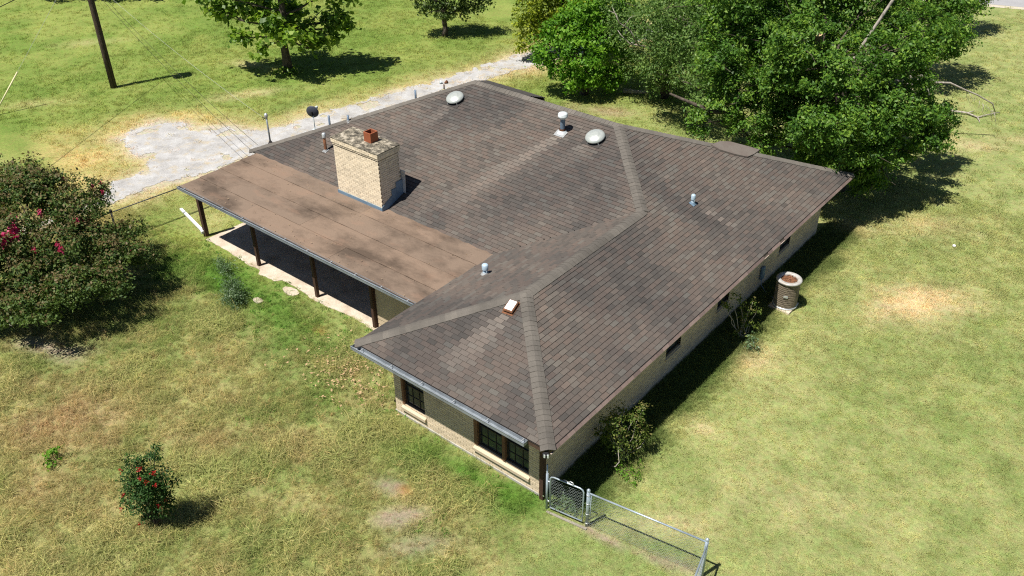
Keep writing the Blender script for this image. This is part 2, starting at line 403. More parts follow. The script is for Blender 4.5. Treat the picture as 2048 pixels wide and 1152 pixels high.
def ground_color(x, y):
    x = np.asarray(x, float); y = np.asarray(y, float)
    P = {k: np.array(v) for k, v in PAL.items()}
    west = sstep(-21, -25, x)[:, None]
    back = ((1 - sstep(.5, 2.2, y - 0.35 * (x + 6) * (x < -6) * 0)) * sstep(.6, -.2, x))[:, None]
    n1 = fbm(x, y, 3.2, 5, 3)[:, None]; n2 = fbm(x, y, 1.0, 4, 23)[:, None]; n3 = fbm(x * .55 + y * .8, y * .55 - x * .8 + 3.0 * fbm(x, y, 9, 2, 5), 1.3, 3, 37)[:, None]
    t1 = sstep(.30, .70, .22 * n1 + .38 * n2 + .40 * fbm(x, y, .42, 3, 29)[:, None])
    lawn = P['lawn'] * (1 - t1) + P['lawn2'] * t1
    t2 = sstep(.32, .70, .5 * n3 + .5 * n1)
    field = P['field'] * (1 - t2) + P['field2'] * t2
    t3 = sstep(.32, .68, .3 * n1 + .45 * n2 + .25 * fbm(x, y, .4, 3, 31)[:, None])
    yard = P['yard'] * (1 - t3) + P['yard2'] * t3
    east_fade = sstep(-18, -6, x)[:, None] * 1.0
    far = sstep(18, 26, y)[:, None]
    front = field * (1 - east_fade) + lawn * east_fade
    c = front * (1 - west) + field * west
    c = c * (1 - back) + yard * back
    # patches
    for (cx, cy, rx, ry, rot, kind, s) in SPOTS:
        near = (np.abs(x - cx) < 4 * max(rx, ry)) & (np.abs(y - cy) < 4 * max(rx, ry))
        if not near.any(): continue
        m = np.zeros(len(x)); m[near] = gauss(x[near], y[near], cx, cy, rx, ry, rot) * s
        m = np.clip(m * (0.75 + .5 * n2[:, 0]), 0, 1)[:, None]
        c = c * (1 - m) + P[kind] * m
    # dry margin of the drive, then pale dust in the drive itself
    sd = poly_sd(x, y, DRIVE) + (fbm(x, y, 1.6, 4, 51) - .5) * 1.3
    m = (np.exp(-np.clip(sd, 0, None) / .95) * (.7 + .6 * n2[:, 0]))[:, None]
    c = c * (1 - np.clip(m, 0, 1)) + (P['gold'] * .6 + P['straw'] * .4) * np.clip(m, 0, 1)
    dm = (np.exp(-np.clip(sd + .1, 0, None) / .28) * (.35 + 1.1 * fbm(x, y, .5, 3, 77)))[:, None]
    c = c * (1 - np.clip(dm, 0, 1)) + np.array([.50, .45, .37]) * np.clip(dm, 0, 1)
    wall_shade = ((1 - sstep(.25, 1.0, x + .9 * (n2[:, 0] - .5))) * sstep(-.7, -.6, x) * sstep(.5, 1.2, y) * (1 - sstep(18, 19.5, y)))[:, None] * .8  # lush grass by the right wall, colour darkened to deepen the house shadow
    c = c * (1 - wall_shade) + P['dark'] * wall_shade
    c = c * (0.84 + .32 * fbm(x, y, .45, 3, 71))[:, None]
    return np.clip(c, 0, 1)

# ------------------------------------------------------------------ ground sheet
def axis(lo, hi, step, far):
    core = np.arange(lo, hi + 1e-6, step)
    ext = np.array([.5, 1.2, 2.5, 5, 10, 25, 60, 150, 400, far])
    return np.concatenate([lo - ext[::-1], core, hi + ext])
gx = axis(-62, 14, .24, 1500); gy = axis(-16, 64, .24, 1500)
GX, GY = np.meshgrid(gx, gy)
fx, fy = GX.ravel(), GY.ravel()
GV = np.stack([fx, fy, ground_z(fx, fy)], 1)
nx, ny = len(gx), len(gy)
ii = (np.arange(ny - 1)[:, None] * nx + np.arange(nx - 1)[None, :]).ravel()
GF = np.stack([ii, ii + 1, ii + nx + 1, ii + nx], 1)
k = NT('grassy_soil'); k.setp(0.95, 0, 0.15)
gcol = k.attr('tint').outputs['Color']
g1 = k.ramp(k.noise(9, 5, 0.7), [(0.28, 0.70), (0.72, 1.25)])
g2 = k.ramp(k.noise(38, 4, 0.75), [(0.28, 0.48), (0.72, 1.28)])
c_ = k.mix(1.0, k.mix(1.0, gcol, g1, 'MULTIPLY'), g2, 'MULTIPLY')
hue = k.ramp(k.noise(5, 5, 0.7), [(0.3, (.86, 1.06, .86)), (0.7, (1.12, .97, 1.08))])
k.color(k.mix(1.0, c_, hue, 'MULTIPLY'))
k.bump(k.noise(26, 5, 0.7), 0.8, 0.05)
gme = np_mesh('ground', GV, GF, k.m)
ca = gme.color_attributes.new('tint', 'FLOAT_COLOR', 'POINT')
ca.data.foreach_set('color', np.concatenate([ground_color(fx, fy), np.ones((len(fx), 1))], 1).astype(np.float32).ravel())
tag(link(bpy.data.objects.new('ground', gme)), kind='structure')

# drive: its own sheet with a ragged edge
dst = .085
dx_, dy_ = np.arange(-31, -8, dst), np.arange(-2.6, 50, dst)
DX, DY = np.meshgrid(dx_, dy_); qx, qy = DX.ravel(), DY.ravel()
ok = (np.abs(qx - np.interp(qy, [-2.6, 4, 6, 10, 20, 30, 40, 50], [-24.4, -26, -26.5, -25, -22, -19.5, -15, -10.5])) < 5.5)
sdv = np.full(qx.shape, 9.0); sdv[ok] = poly_sd(qx[ok], qy[ok], DRIVE)
sdv += (fbm(qx, qy, 1.3, 5, 61, .68) - .5) * 1.5
bare_ = fbm(qx, qy, .7, 4, 63) > .70
inside = (sdv < 0) & ~(bare_ & (sdv > -1.0))
inside = inside.reshape(DX.shape)
cell = inside[:-1, :-1] & inside[1:, :-1] & inside[:-1, 1:] & inside[1:, 1:]
jj, ii = np.nonzero(cell); nxx = len(dx_)
i0 = jj * nxx + ii
F_d = np.stack([i0, i0 + 1, i0 + nxx + 1, i0 + nxx], 1)
us, inv = np.unique(F_d, return_inverse=True)
V_d = np.stack([qx[us] + RNG.normal(0, .02, len(us)), qy[us] + RNG.normal(0, .02, len(us)), .010 + .006 * fbm(qx[us], qy[us], .6, 3, 65)], 1)
me = np_mesh('driveway', V_d, inv.reshape(-1, 4), None)
k = NT('pale_crushed_gravel'); k.setp(0.95, 0, 0.2)
c1 = k.ramp(k.noise(1.1, 6, 0.65), [(0.3, (.31, .30, .29)), (0.5, (.43, .425, .42)), (0.72, (.54, .54, .54))])
c2 = k.ramp(k.noise(30, 5, 0.75), [(0.28, 0.60), (0.72, 1.22)])
c3 = k.ramp(k.noise(1.7, 5, 0.65), [(0.52, 0.0), (0.74, 0.85)])
k.color(k.mix(1.0, k.mix(c3, c1, (.46, .37, .22)), c2, 'MULTIPLY')); k.bump(k.noise(40, 5, .7), 0.8, 0.03)
me.materials.append(k.m)
tag(link(bpy.data.objects.new('driveway', me)), kind='structure')
# far road
rd = Vector((2.4, .83, 0)).normalized(); rn = Vector((-rd.y, rd.x, 0))
p0 = Vector((-4.39, 51.07, 0)) + rn * .25
def strip(name, a0, a1, b0, b1, z, mat):
    q = [p0 + rd * a0 + rn * b0, p0 + rd * a1 + rn * b0, p0 + rd * a1 + rn * b1, p0 + rd * a0 + rn * b1]
    o = MB().add([(v.x, v.y, z) for v in q], [(0, 1, 2, 3)]).build(name, mat)
    return tag(o, kind='structure')
M['asphalt'] = worn('worn_asphalt', (.33, .33, .34), (.26, .26, .27), 1.5, 0.9, amt=.6)
M['shoulder'] = worn('dusty_shoulder', (.50, .45, .36), (.38, .33, .24), 1.2, 0.95)
strip('road_shoulder', -200, 200, -.25, .3, .010, M['shoulder'])
strip('road', -200, 200, .3, 6.8, .016, M['asphalt'])
strip('road_shoulder', -200, 200, 6.8, 7.6, .010, M['shoulder'])
M['line'] = worn('faded_yellow_paint', (.55, .42, .12), (.4, .36, .3), 3, 0.8)
strip('road_marking', -200, 200, 3.50, 3.60, .021, M['line'])

# ------------------------------------------------------------------ house
H, W, V1, L, PT, O, U = 2.45, 6.65, 5.806, 18.25, 0.3853, 0.67, 18.94
HM = 6.224; VR = V1 + HM; ZR = H + PT * HM          # main ridge
PF = (ZR - H) / (17.0 - VR)                          # steeper front slope
house = empty('brick_house', 'single storey cream brick house with brown hipped shingle roof and covered patio', 'house', (-9, 9, 0))
HL = Vector(house.location)
def hb(mb, name, mat, parent=None, bevel=0.0):
    """build a part of the house given in world coordinates"""
    o = mb.build(name, mat, parent or house, bevel)
    if o.parent is house: o.matrix_parent_inverse = Matrix.Translation(-HL)
    return o
roof = MB()
A_, B_, C_ = (0, 0, H), (-W, 0, H), (0, L, H)
D_ = (-W / 2, W / 2, H + PT * W / 2); E_ = (-W / 2, V1 + W / 2, H + PT * W / 2)
F_ = (-HM, VR, ZR); G_ = (-U + HM, VR, ZR); H_ = (-U, V1, H); W_ = (-W, V1, H)
HF = (-U, 17.0, H)
def dn(p, d=.028): return (p[0], p[1], p[2] - d)
for poly in ([A_, C_, F_, E_, D_], [B_, A_, D_], [W_, B_, D_, E_], [H_, W_, E_, F_, G_]):
    roof.add([dn(p) for p in poly], [tuple(range(len(poly)))])
# far sides: the roof tucks under a short way beyond hip and ridge; one short front slope by the left end
Q1 = (-10.34, VR, ZR); Q2 = (-10.34, 13.3, 4.37); Q3 = (-13.2, 13.3, 4.37)
roof.add([dn(p) for p in (Q3, G_, Q1, Q2)], [(3, 2, 1, 0)])
g_ = .22
roof.add([dn(p) for p in (Q1, F_, (F_[0] + .05, F_[1] + g_, F_[2] - .14), (Q1[0], Q1[1] + g_, ZR - .12))], [(0, 1, 2, 3)])
roof.add([dn(p) for p in (F_, C_, (C_[0] - .02, C_[1] + g_ * .5, C_[2] - .06), (F_[0] + .05, F_[1] + g_, F_[2] - .14))], [(0, 1, 2, 3)])
hq = .30
HQ, GQ = (H_[0] - hq, H_[1] + hq, H_[2] - .22), (G_[0] - hq, G_[1] + hq, G_[2] - .22)
roof.add([dn(p) for p in (H_, G_, GQ, HQ)], [(0, 1, 2, 3)])
roof_o = hb(roof, 'roof', M['deck'])
# fascia boards under the eaves, soffit
def fascia(a, b, zt, h=.15, t=.03):
    a = Vector(a); b = Vector(b); d = (b - a).normalized(); n_ = Vector((d.y, -d.x, 0))
    i = -n_ * t
    q = [a, b, b + i, a + i]
    return MB().hexa([(p.x, p.y, zt - h) for p in q] + [(p.x, p.y, zt) for p in q])
zf = H - .035
for a, b in (((-W, .02), (0, .02)), ((-.02, .03), (-.02, L)), ((-W + .02, V1 - .05), (-W + .02, .05)), ((-13.2, 13.28), (-13.0, 12.4)), ((-10.36, 12.3), (-10.36, 13.28)), ((-10.34, 13.28), (-13.2, 13.28))):
    hb(fascia((a[0], a[1], 0), (b[0], b[1], 0), zf if min(a[1], b[1]) < 12 else 4.34, .15 if min(a[1], b[1]) < 12 else .22), 'fascia', M['fascia'], roof_o)
sof = MB()
zs = H - .17
sof.add([(-.05, .05, zs), (-.05, L - .05, zs), (-W / 2, L - 3.5, zs), (-W + .05, 12.3, zs), (-W + .05, .05, zs)], [(0, 1, 2, 3, 4)])
sof.add([(-W + .05, V1 + .05, zs), (-W + .05, 12.0, zs), (-12.7, 12.0, zs), (-U + .05, V1 + .05, zs)], [(0, 1, 2, 3)])
hb(sof, 'soffit', M['soffit'], roof_o)

# ---- shingles
EXP, TW = .1425, .285
def clip(poly, a, b, c):
    out = []
    n = len(poly)
    for i in range(n):
        p, q = poly[i], poly[(i + 1) % n]
        dp = a * p[0] + b * p[1] - c; dq = a * q[0] + b * q[1] - c
        if dp >= 0: out.append(p)
        if (dp >= 0) != (dq >= 0):
            t = dp / (dp - dq); out.append((p[0] + (q[0] - p[0]) * t, p[1] + (q[1] - p[1]) * t))
    return out
def clip_convex(poly, conv):
    for i in range(len(conv)):
        p, q = conv[i], conv[(i + 1) % len(conv)]
        a, b = -(q[1] - p[1]), q[0] - p[0]
        poly = clip(poly, a, b, a * p[0] + b * p[1])
        if len(poly) < 3: return []
    return poly
SQ = math.sqrt(1 + PT * PT)
# frames: origin on the eave, s along it, t up the slope; polygons convex and ccw in (s, t)
def frame(o, s, tdir, pitch):
    q = math.sqrt(1 + pitch * pitch)
    s = Vector(s); t = Vector((tdir[0], tdir[1], pitch)) / q
    return Vector(o), s, t, s.cross(t)
k1 = W / 2 * SQ; kr = HM * SQ
FACES = [
    ('right', frame((0, 0, H), (0, 1, 0), (-1, 0), PT), [[(0, 0), (L, 0), (L - W / 2, k1), (W / 2, k1)], [(V1 + W / 2, k1), (L - W / 2, k1), (VR, kr)]]),
    ('hip', frame((-W, 0, H), (1, 0, 0), (0, 1), PT), [[(0, 0), (W, 0), (W / 2, k1)]]),
    ('wing', frame((-W, V1, H), (0, -1, 0), (1, 0), PT), [[(0, 0), (V1, 0), (V1 - W / 2, k1), (-W / 2, k1)]]),
    ('main', frame((-U, V1, H), (1, 0, 0), (0, 1), PT), [[(0, 0), (U - W, 0), (U - W / 2, k1), (U - HM, kr), (HM, kr)]]),
    ('front', frame((-10.34, 13.3, 4.37), (-1, 0, 0), (0, -1), .378), [[(0, 0), (2.86, 0), (U - HM - 10.34, 1.357), (0, 1.357)]]),
]
STREAKS = [((-7.9, 10.7), (-9.6, 6.6), .25, .6, .42), ((-3.35, 2.5), (-3.7, .6), .22, .62, .5), ((-2.4, 11.1), (-1.2, 11.4), .05, .16, .75), ((-12.8, 10.5), (-13.1, 8.6), .25, .5, .25), ((-6.7, 10.8), (-7.2, 9.4), .3, .5, .22), ((-5.6, 4.3), (-6.4, 4.6), .07, .15, .4), ((-16.1, 8.3), (-16.2, 7.4), .1, .2, .4)]
def streak_at(x, y):
    s = 0
    for a, b, w0, w1, k_ in STREAKS:
        ax, ay = a; ex, ey = b[0] - ax, b[1] - ay; LL = ex * ex + ey * ey
        t = ((x - ax) * ex + (y - ay) * ey) / LL
        if t < -.05 or t > 1: continue
        d = abs((x - ax) * ey - (y - ay) * ex) / math.sqrt(LL)
        wd = w0 + (w1 - w0) * t
        s = max(s, k_ * max(0, 1 - (d / wd) ** 2) * (1 - t * .75))
    return s
tabs = []                                # (face, poly, center, full, tone, streak)
for fi, (nm, fr, polys) in enumerate(FACES):
    o_, s_, t_, n_ = fr
    smin = min(p[0] for q in polys for p in q); smax = max(p[0] for q in polys for p in q)
    tmax = max(p[1] for q in polys for p in q)
    rows = int(math.ceil(tmax / EXP - 1e-6))
    for r in range(rows):
        t0, t1 = r * EXP, (r + 1) * EXP
        off = (r % 2) * TW / 2 + ((r // 2) % 3) * .035 + random.uniform(-.02, .02)
        kk = int(math.floor((smin - off) / TW)) - 1
        while off + kk * TW < smax:
            a = off + kk * TW; kk += 1
            q = [(a + .003, t0), (a + TW - .003, t0), (a + TW - .003, t1), (a + .003, t1)]
            for cv in polys:
                c = clip_convex(q, cv)
                if len(c) < 3: continue
                area = abs(sum(c[i][0] * c[(i + 1) % len(c)][1] - c[(i + 1) % len(c)][0] * c[i][1] for i in range(len(c)))) / 2
                if area < .002: continue
                full = area > .97 * (TW - .008) * EXP
                ctr = o_ + s_ * (a + TW / 2) + t_ * (t0 + EXP / 2)
                tabs.append([fi, c, ctr, full, 0, 0, (a, t0)])
cx_ = np.array([t[2].x for t in tabs]); cy_ = np.array([t[2].y for t in tabs])
st_a = np.zeros(len(tabs))
for i, t in enumerate(tabs):
    t.append((t[6][0] + t[0] * 31.7, t[6][1]))
ss_ = np.array([t[7] for t in tabs])
st_a = .55 * fbm(ss_[:, 0], ss_[:, 1] * .34, 1.15, 4, 401) + .45 * fbm(ss_[:, 0], ss_[:, 1] * .6, 3.4, 3, 411)
st_a = sstep(.33, .62, st_a)
base_t = .20 + .42 * fbm(cx_, cy_, 1.6, 4, 201) + RNG.normal(0, .145, len(tabs))
camv = Vector(CAM)
for i, t in enumerate(tabs):
    t[4] = float(np.clip(base_t[i], 0, 1)); t[5] = float(streak_at(t[2].x, t[2].y))
    if FACES[t[0]][0] == 'front': t[4] *= .3; st_a[i] = 0.0  # front slope coloured darker to look shaded, not from staining
def pix(t):
    n_ = FACES[t[0]][1][3]; d = camv - t[2]
    return n_.dot(d) / d.length ** 3
cand = sorted([i for i, t in enumerate(tabs) if t[3] and FACES[t[0]][0] in ('hip', 'right')], key=lambda i: -pix(tabs[i]))[:300]
single = set(cand)
def tab_mesh():
    vs = [(.004, 0, .021), (TW - .004, 0, .021), (TW - .004, EXP, .004), (.004, EXP, .004), (.004, 0, -.012), (TW - .004, 0, -.012), (TW - .004, EXP, -.012), (.004, EXP, -.012)]
    me = MB().add(vs, [(0, 1, 2, 3), (0, 4, 5, 1), (1, 5, 6, 2), (3, 2, 6, 7), (0, 3, 7, 4)]).mesh('shingle', M['shingle'])
    me.materials.append(M['butt']); me.polygons.foreach_set('material_index', [0, 1, 1, 1, 1])
    return me
tme = tab_mesh()
mv, mf, mt, ms_, mi_, mst = [], [], [], [], [], []
for i, t in enumerate(tabs):
    o_, s_, t_, n_ = FACES[t[0]][1]
    lift = random.uniform(-.002, .003)
    if i in single:
        ob = bpy.data.objects.new('shingle', tme)
        a, t0 = t[6]
        p = o_ + s_ * a + t_ * t0 + n_ * lift
        ob.matrix_local = Matrix(((s_.x, t_.x, n_.x, p.x), (s_.y, t_.y, n_.y, p.y), (s_.z, t_.z, n_.z, p.z), (0, 0, 0, 1)))
        ob['tone'] = t[4]; ob['streak'] = t[5]; ob['stain_shade'] = float(st_a[i])
        COL.objects.link(ob); ob.parent = roof_o
        continue
    t0 = t[6][1]; b = len(mv); n = len(t[1])
    for (s, tt) in t[1]:
        h = .021 - .017 * (tt - t0) / EXP + lift
        mv.append(o_ + s_ * s + t_ * tt + n_ * h)
    for (s, tt) in t[1]: mv.append(o_ + s_ * s + t_ * tt - n_ * .012)
    mf.append([b + j for j in range(n)]); mi_.append(0); mi_ += [1] * n
    for j in range(n): mf.append([b + j, b + n + j, b + n + (j + 1) % n, b + (j + 1) % n])
    mt += [t[4]] * (2 * n); ms_ += [t[5]] * (2 * n); mst += [float(st_a[i])] * (2 * n)
me = bpy.data.meshes.new('shingle'); me.from_pydata(mv, [], mf); me.materials.append(M['shingle']); me.materials.append(M['butt']); me.polygons.foreach_set('material_index', mi_)
for nm, arr in (('tone', mt), ('streak', ms_), ('stain_shade', mst)):
    at = me.attributes.new(nm, 'FLOAT', 'POINT'); at.data.foreach_set('value', np.array(arr, np.float32))
so_ = bpy.data.objects.new('shingle', me); link(so_, roof_o); tag(so_, kind='stuff')

# ---- ridge caps: short folded pieces lapped up the line
def cap_line(a, b, n1, n2, rise=.16, wing=.185):
    a, b = Vector(a), Vector(b); d = (b - a); Ln = d.length; d.normalize()
    n1, n2 = Vector(n1).normalized(), Vector(n2).normalized()
    upv = (n1 + n2).normalized()
    e1 = d.cross(n1).normalized(); e2 = d.cross(n2).normalized()
    if e1.dot(n2) > 0: e1 = -e1
    if e2.dot(n1) > 0: e2 = -e2
    def prof(h, wv):
        return [e1 * wv + n1 * h, e1 * wv * .4 + n1 * (h + .012), upv * (h + .012), e2 * wv * .4 + n2 * (h + .012), e2 * wv + n2 * h]
    lo, hi = prof(.036, wing), prof(.026, wing * .985)
    vs = [p + d * 0 for p in lo] + [p + d * (rise + .02) for p in hi] + [p - upv * .03 for p in lo] + [p + d * (rise + .02) - upv * .03 for p in hi]
    fs = []
    for i in range(4): fs += [(i, 5 + i, 6 + i, i + 1), (10 + i, i, i + 1, 11 + i)]
    fs += [(0, 10, 15, 5), (4, 9, 19, 14)]
    if (vs[5] - vs[0]).cross(vs[1] - vs[0]).dot(upv) < 0: fs = [f[::-1] for f in fs]
    cme = MB().add(vs, fs).mesh('ridge_cap', M['cap'])
    m = max(1, int(round((Ln - .02) / rise)))
    for i in range(m):
        ob = bpy.data.objects.new('ridge_cap', cme)
        p = a + d * (Ln * i / m)
        ob.location = p
        ob.rotation_euler = (random.gauss(0, .012), random.gauss(0, .012), random.gauss(0, .02))
        ob['tone'] = min(1, max(0, random.gauss(.5, .18)))
        link(ob, roof_o)
nR, nH, nW, nM, nL = (PT, 0, 1), (0, -PT, 1), (-PT, 0, 1), (0, -PT, 1), (-PT, 0, 1)
nF = (0, .378, 1)
cap_line(A_, D_, nR, nH); cap_line(B_, D_, nH, nW); cap_line(D_, E_, nW, nR); cap_line(E_, F_, nM, nR)
cap_line(C_, F_, nR, (0, .6, 1)); cap_line(F_, Q1, nM, (0, .6, 1)); cap_line(Q1, G_, nM, nF); cap_line(H_, G_, (-.45, .45, 1), nM, wing=.17)
# raised cricket patch beyond the far hip
pt = [(-3.79, 14.27, 3.99), (-3.71, 14.78, 3.96), (-3.5, 15.13, 3.88), (-2.94, 15.62, 3.66), (-2.65, 15.84, 3.55), (-2.65, 15.38, 3.55), (-2.71, 15.01, 3.57), (-3.04, 14.67, 3.7), (-3.47, 14.34, 3.87)]
cr = MB(); n = len(pt)
cr.add(pt + [(p[0], p[1], p[2] - .16) for p in pt], [tuple(range(n))[::-1]] + [(i, (i + 1) % n, n + (i + 1) % n, n + i) for i in range(n)])
M['cricket'] = worn('patched_roofing', (.155, .135, .118), (.125, .098, .086), 2.5, 0.92, amt=.8)
hb(cr, 'porch_gable_ridge', M['cricket'], roof_o)

# ---- eave shingle tabs curling over the right eave, and the drip edge below
y = .12; i = 0
while y < L - .35:
    ln = random.uniform(.27, .31)
    drop = .10 + random.uniform(-.004, .004) ; outp = .035
    gap = False
    if 10.95 < y < 11.25 or 12.1 < y < 12.4: drop, outp = .115, .0
    zb = H + .005
    q = [(-.015, y + .005, zb - .02), (-.015, y + ln - .005, zb - .02), (outp + .03, y + ln - .005, zb - drop - .012), (outp + .03, y + .005, zb - drop - .012)]
    tq = [(p[0] + .012, p[1], p[2] + .012) for p in q]
    o = hb(MB().hexa([q[0], q[3], q[2], q[1]] + [tq[0], tq[3], tq[2], tq[1]]), 'eave_shingle', M['eave'], roof_o)
    o['tone'] = random.random()
    y += ln
hb(MB().box(.012, .06, .05, L - .02, H - .135, H - .118), 'drip_edge', M['drip'], roof_o)
# ---- gutters
def gutter(a, b, zt, out, parent, wdt=.125, hgt=.11):
    """open trough from a to b (2D), OUT points away from the eave"""
    a, b, out = Vector(a), Vector(b), Vector(out); d = (b - a).normalized(); Ln = (b - a).length
    g = MB(); t = .008
    def bar(o0, o1, z0, z1, l0=0.0, l1=None):
        l1 = Ln if l1 is None else l1
        q = [a + d * l0 + out * o0, a + d * l1 + out * o0, a + d * l1 + out * o1, a + d * l0 + out * o1]
        if (q[1] - q[0]).cross(q[2] - q[1]) < 0: q = [q[0], q[3], q[2], q[1]]
        g.hexa([(p.x, p.y, z0) for p in q] + [(p.x, p.y, z1) for p in q])
    bar(0, t, zt - hgt, zt); bar(t, wdt - t, zt - hgt, zt - hgt + t); bar(wdt - t, wdt, zt - hgt, zt - .005); bar(wdt - .018, wdt + .012, zt - .0045, zt + .006)
    bar(t, wdt - t, zt - hgt + t, zt - .012, 0, t); bar(t, wdt - t, zt - hgt + t, zt - .012, Ln - t, Ln)
    o = hb(g, 'gutter', M['galv'], parent)
    h = .35
    while h < Ln:
        g = MB(); bar(0.01, wdt - .02, zt - .012, zt + .0035, h, h + .022)
        hb(g, 'gutter_hanger', M['bare_metal'], parent); h += 1.12
    return o
gutter((-W - .03, 0), (-.62, 0), H - .035, (0, -1), roof_o, .15)

# ---- walls with openings
def wall_back(axis_, c, depth, s0, s1, z0, z1, openings):
    """wall of boxes round its openings; axis_ 'x': runs along x at y in [c, c+depth]; 'y': runs along y at x in [c-depth, c]"""
    cs = sorted({s0, s1} | {v for o in openings for v in o[:2]}); cz = sorted({z0, z1} | {v for o in openings for v in o[2:]})
    m = MB()
    for i in range(len(cs) - 1):
        for j in range(len(cz) - 1):
            sm, zm = (cs[i] + cs[i + 1]) / 2, (cz[j] + cz[j + 1]) / 2
            if any(o[0] < sm < o[1] and o[2] < zm < o[3] for o in openings): continue
            if axis_ == 'x': m.box(cs[i], cs[i + 1], c, c + depth, cz[j], cz[j + 1])
            else: m.box(c - depth, c, cs[i], cs[i + 1], cz[j], cz[j + 1])
    return m
BL, BH, JT = .198, .066, .011
def bricks(s0, s1, z0, z1, openings=(), jog=0.0):
    out = []; z = z0 + .004; r = 0
    while z + BH <= z1 + .002:
        a = s0 + (-(BL + JT) / 2 if r % 2 else 0) + jog
        while a > s0: a -= BL + JT
        while a < s1:
            segs = [(max(a, s0), min(a + BL, s1))]
            for o in openings:
                if z + BH > o[2] + .002 and z < o[3] - .002:
                    ns = []
                    for p, q in segs:
                        if q <= o[0] or p >= o[1]: ns.append((p, q))
                        else:
                            if p < o[0]: ns.append((p, o[0]))
                            if q > o[1]: ns.append((o[1], q))
                    segs = ns
            out += [(p, q, z, z + BH) for p, q in segs if q - p > .012]
            a += BL + JT
        z += BH + JT; r += 1
    return out
FW = [(-5.62, -4.80, .36, 1.80), (-2.90, -1.10, .42, 1.85)]        # front-facing windows of the wing
RW = [(6.62, 7.48, .78, 1.72), (9.72, 10.5, .78, 1.72), (14.15, 15.0, .78, 1.72)]
XL, XR = -W + O, -O
ZB, ZT = -.16, H - .172
walls = [('x', O, XL, XR, FW), ('y', -O, O, L - O, RW)]
brick_list = []
wall_objs = []
for ax_, c, s0, s1, ops in walls:
    zb = -.03
    wo = hb(wall_back(ax_, c, .12, s0 + (.0 if ax_ == 'x' else .125), s1, ZB, ZT, ops), 'wall', M['mortar'])
    wall_objs.append(wo)
    for (a, b, z0, z1) in bricks(s0, s1, zb, ZT, ops): brick_list.append((ax_, c, a, b, z0, z1, wo))
# other walls, hidden or in the shade of the patio
for bx in ((XL, XL + .12, O + .122, V1 + O - .002), ):
    o = hb(MB().box(bx[0], bx[1], bx[2], bx[3], ZB, ZT), 'wall', M['brick'])
o = hb(MB().box(-U + O, XL + .1, V1 + O, V1 + O + .12, ZB, ZT), 'wall', M['brick'])
dg = MB(); a_, b_ = Vector((-U + O, V1 + O, 0)), Vector((-12.9, 12.3, 0)); nn = Vector((-.7, .7, 0)).normalized() * .1
dg.hexa([(p.x, p.y, ZB) for p in (a_, b_, b_ + nn, a_ + nn)] + [(p.x, p.y, z) for p, z in zip((a_, b_, b_ + nn, a_ + nn), (ZT, 4.3, 4.3, ZT))]); hb(dg, 'wall', M['brick'])
hb(MB().box(-13.0, -10.6, 13.0, 13.1, ZB, 4.2), 'wall', M['brick']); hb(MB().box(-10.7, -10.6, 12.1, 12.99, ZB, 4.2), 'wall', M['brick'])
hb(MB().box(-10.58, -6.3, 12.1, 12.2, ZB, 4.6), 'wall', M['brick'])
dg = MB(); a_, b_ = Vector((-6.2, 12.05, 0)), Vector((-.8, L - O - .12, 0)); nn = Vector((-.7, .7, 0)).normalized() * .1
dg.hexa([(p.x, p.y, ZB) for p in (a_, b_, b_ + nn, a_ + nn)] + [(p.x, p.y, z) for p, z in zip((a_, b_, b_ + nn, a_ + nn), (4.5, ZT, ZT, 4.5))]); hb(dg, 'wall', M['brick'])
# foundation band
hb(MB().box(XL - .03, XR + .012, O - .035, O + .1, -.3, -.03), 'foundation', M['grey_base'])
hb(MB().box(XR - .1, XR + .02, O + .102, L - O, -.3, -.03), 'foundation', M['grey_base'])
def brick_pix(b):
    ax_, c, a, e, z0, z1, wo = b
    p = Vector(((a + e) / 2, c, (z0 + z1) / 2)) if ax_ == 'x' else Vector((c, (a + e) / 2, (z0 + z1) / 2))
    d = camv - p; n_ = Vector((0, -1, 0)) if ax_ == 'x' else Vector((1, 0, 0))
    # bricks high under the overhang are hidden by it
    hid = (p.z > 1.62)
    return -1 if hid else n_.dot(d) / d.length ** 3 * (e - a)
order = sorted(range(len(brick_list)), key=lambda i: -brick_pix(brick_list[i]))
solo = set([i for i in order if brick_list[i][3] - brick_list[i][2] > BL - .004][:300])
bme = {'x': MB().box(0, BL, -.009, .05, 0, BH).mesh('brick', M['brick']), 'y': MB().box(-.05, .009, 0, BL, 0, BH).mesh('brick', M['brick'])}
rest = {id(w_): ([], [], [], w_) for w_ in wall_objs}
for i, (ax_, c, a, e, z0, z1, wo) in enumerate(brick_list):
    tone = min(1, max(0, random.gauss(.5, .28))); j = random.uniform(-.0025, .0025)
    if i in solo:
        ob = bpy.data.objects.new('brick', bme[ax_])
        ob.location = Vector((a, c + j, z0) if ax_ == 'x' else (c + j, a, z0))
        ob['tone'] = tone; link(ob, wo); continue
    v, f, t, _ = rest[id(wo)]; b = len(v)
    m = MB()
    if ax_ == 'x': m.box(a, e, c - .009 + j, c + .05, z0, z1)
    else: m.box(c - .05, c + .009 + j, a, e, z0, z1)
    v += m.v; f += [[b + q for q in ff] for ff in m.f]; t += [tone] * 8
def stuff_mesh(name, v, f, t, mat, parent):
    me = bpy.data.meshes.new(name); me.from_pydata(v, [], f); me.materials.append(mat)
    at = me.attributes.new('tone', 'FLOAT', 'POINT'); at.data.foreach_set('value', np.array(t, np.float32))
    o = bpy.data.objects.new(name, me); link(o, parent)
    return tag(o, kind='stuff')
for v, f, t, wo in rest.values(): stuff_mesh('brick', v, f, t, M['brick'], wo)
# corner board
hb(MB().box(-O - .02, -O + .10, O - .10, O + .02, -.16, ZT), 'corner_board', M['brown_wood'])

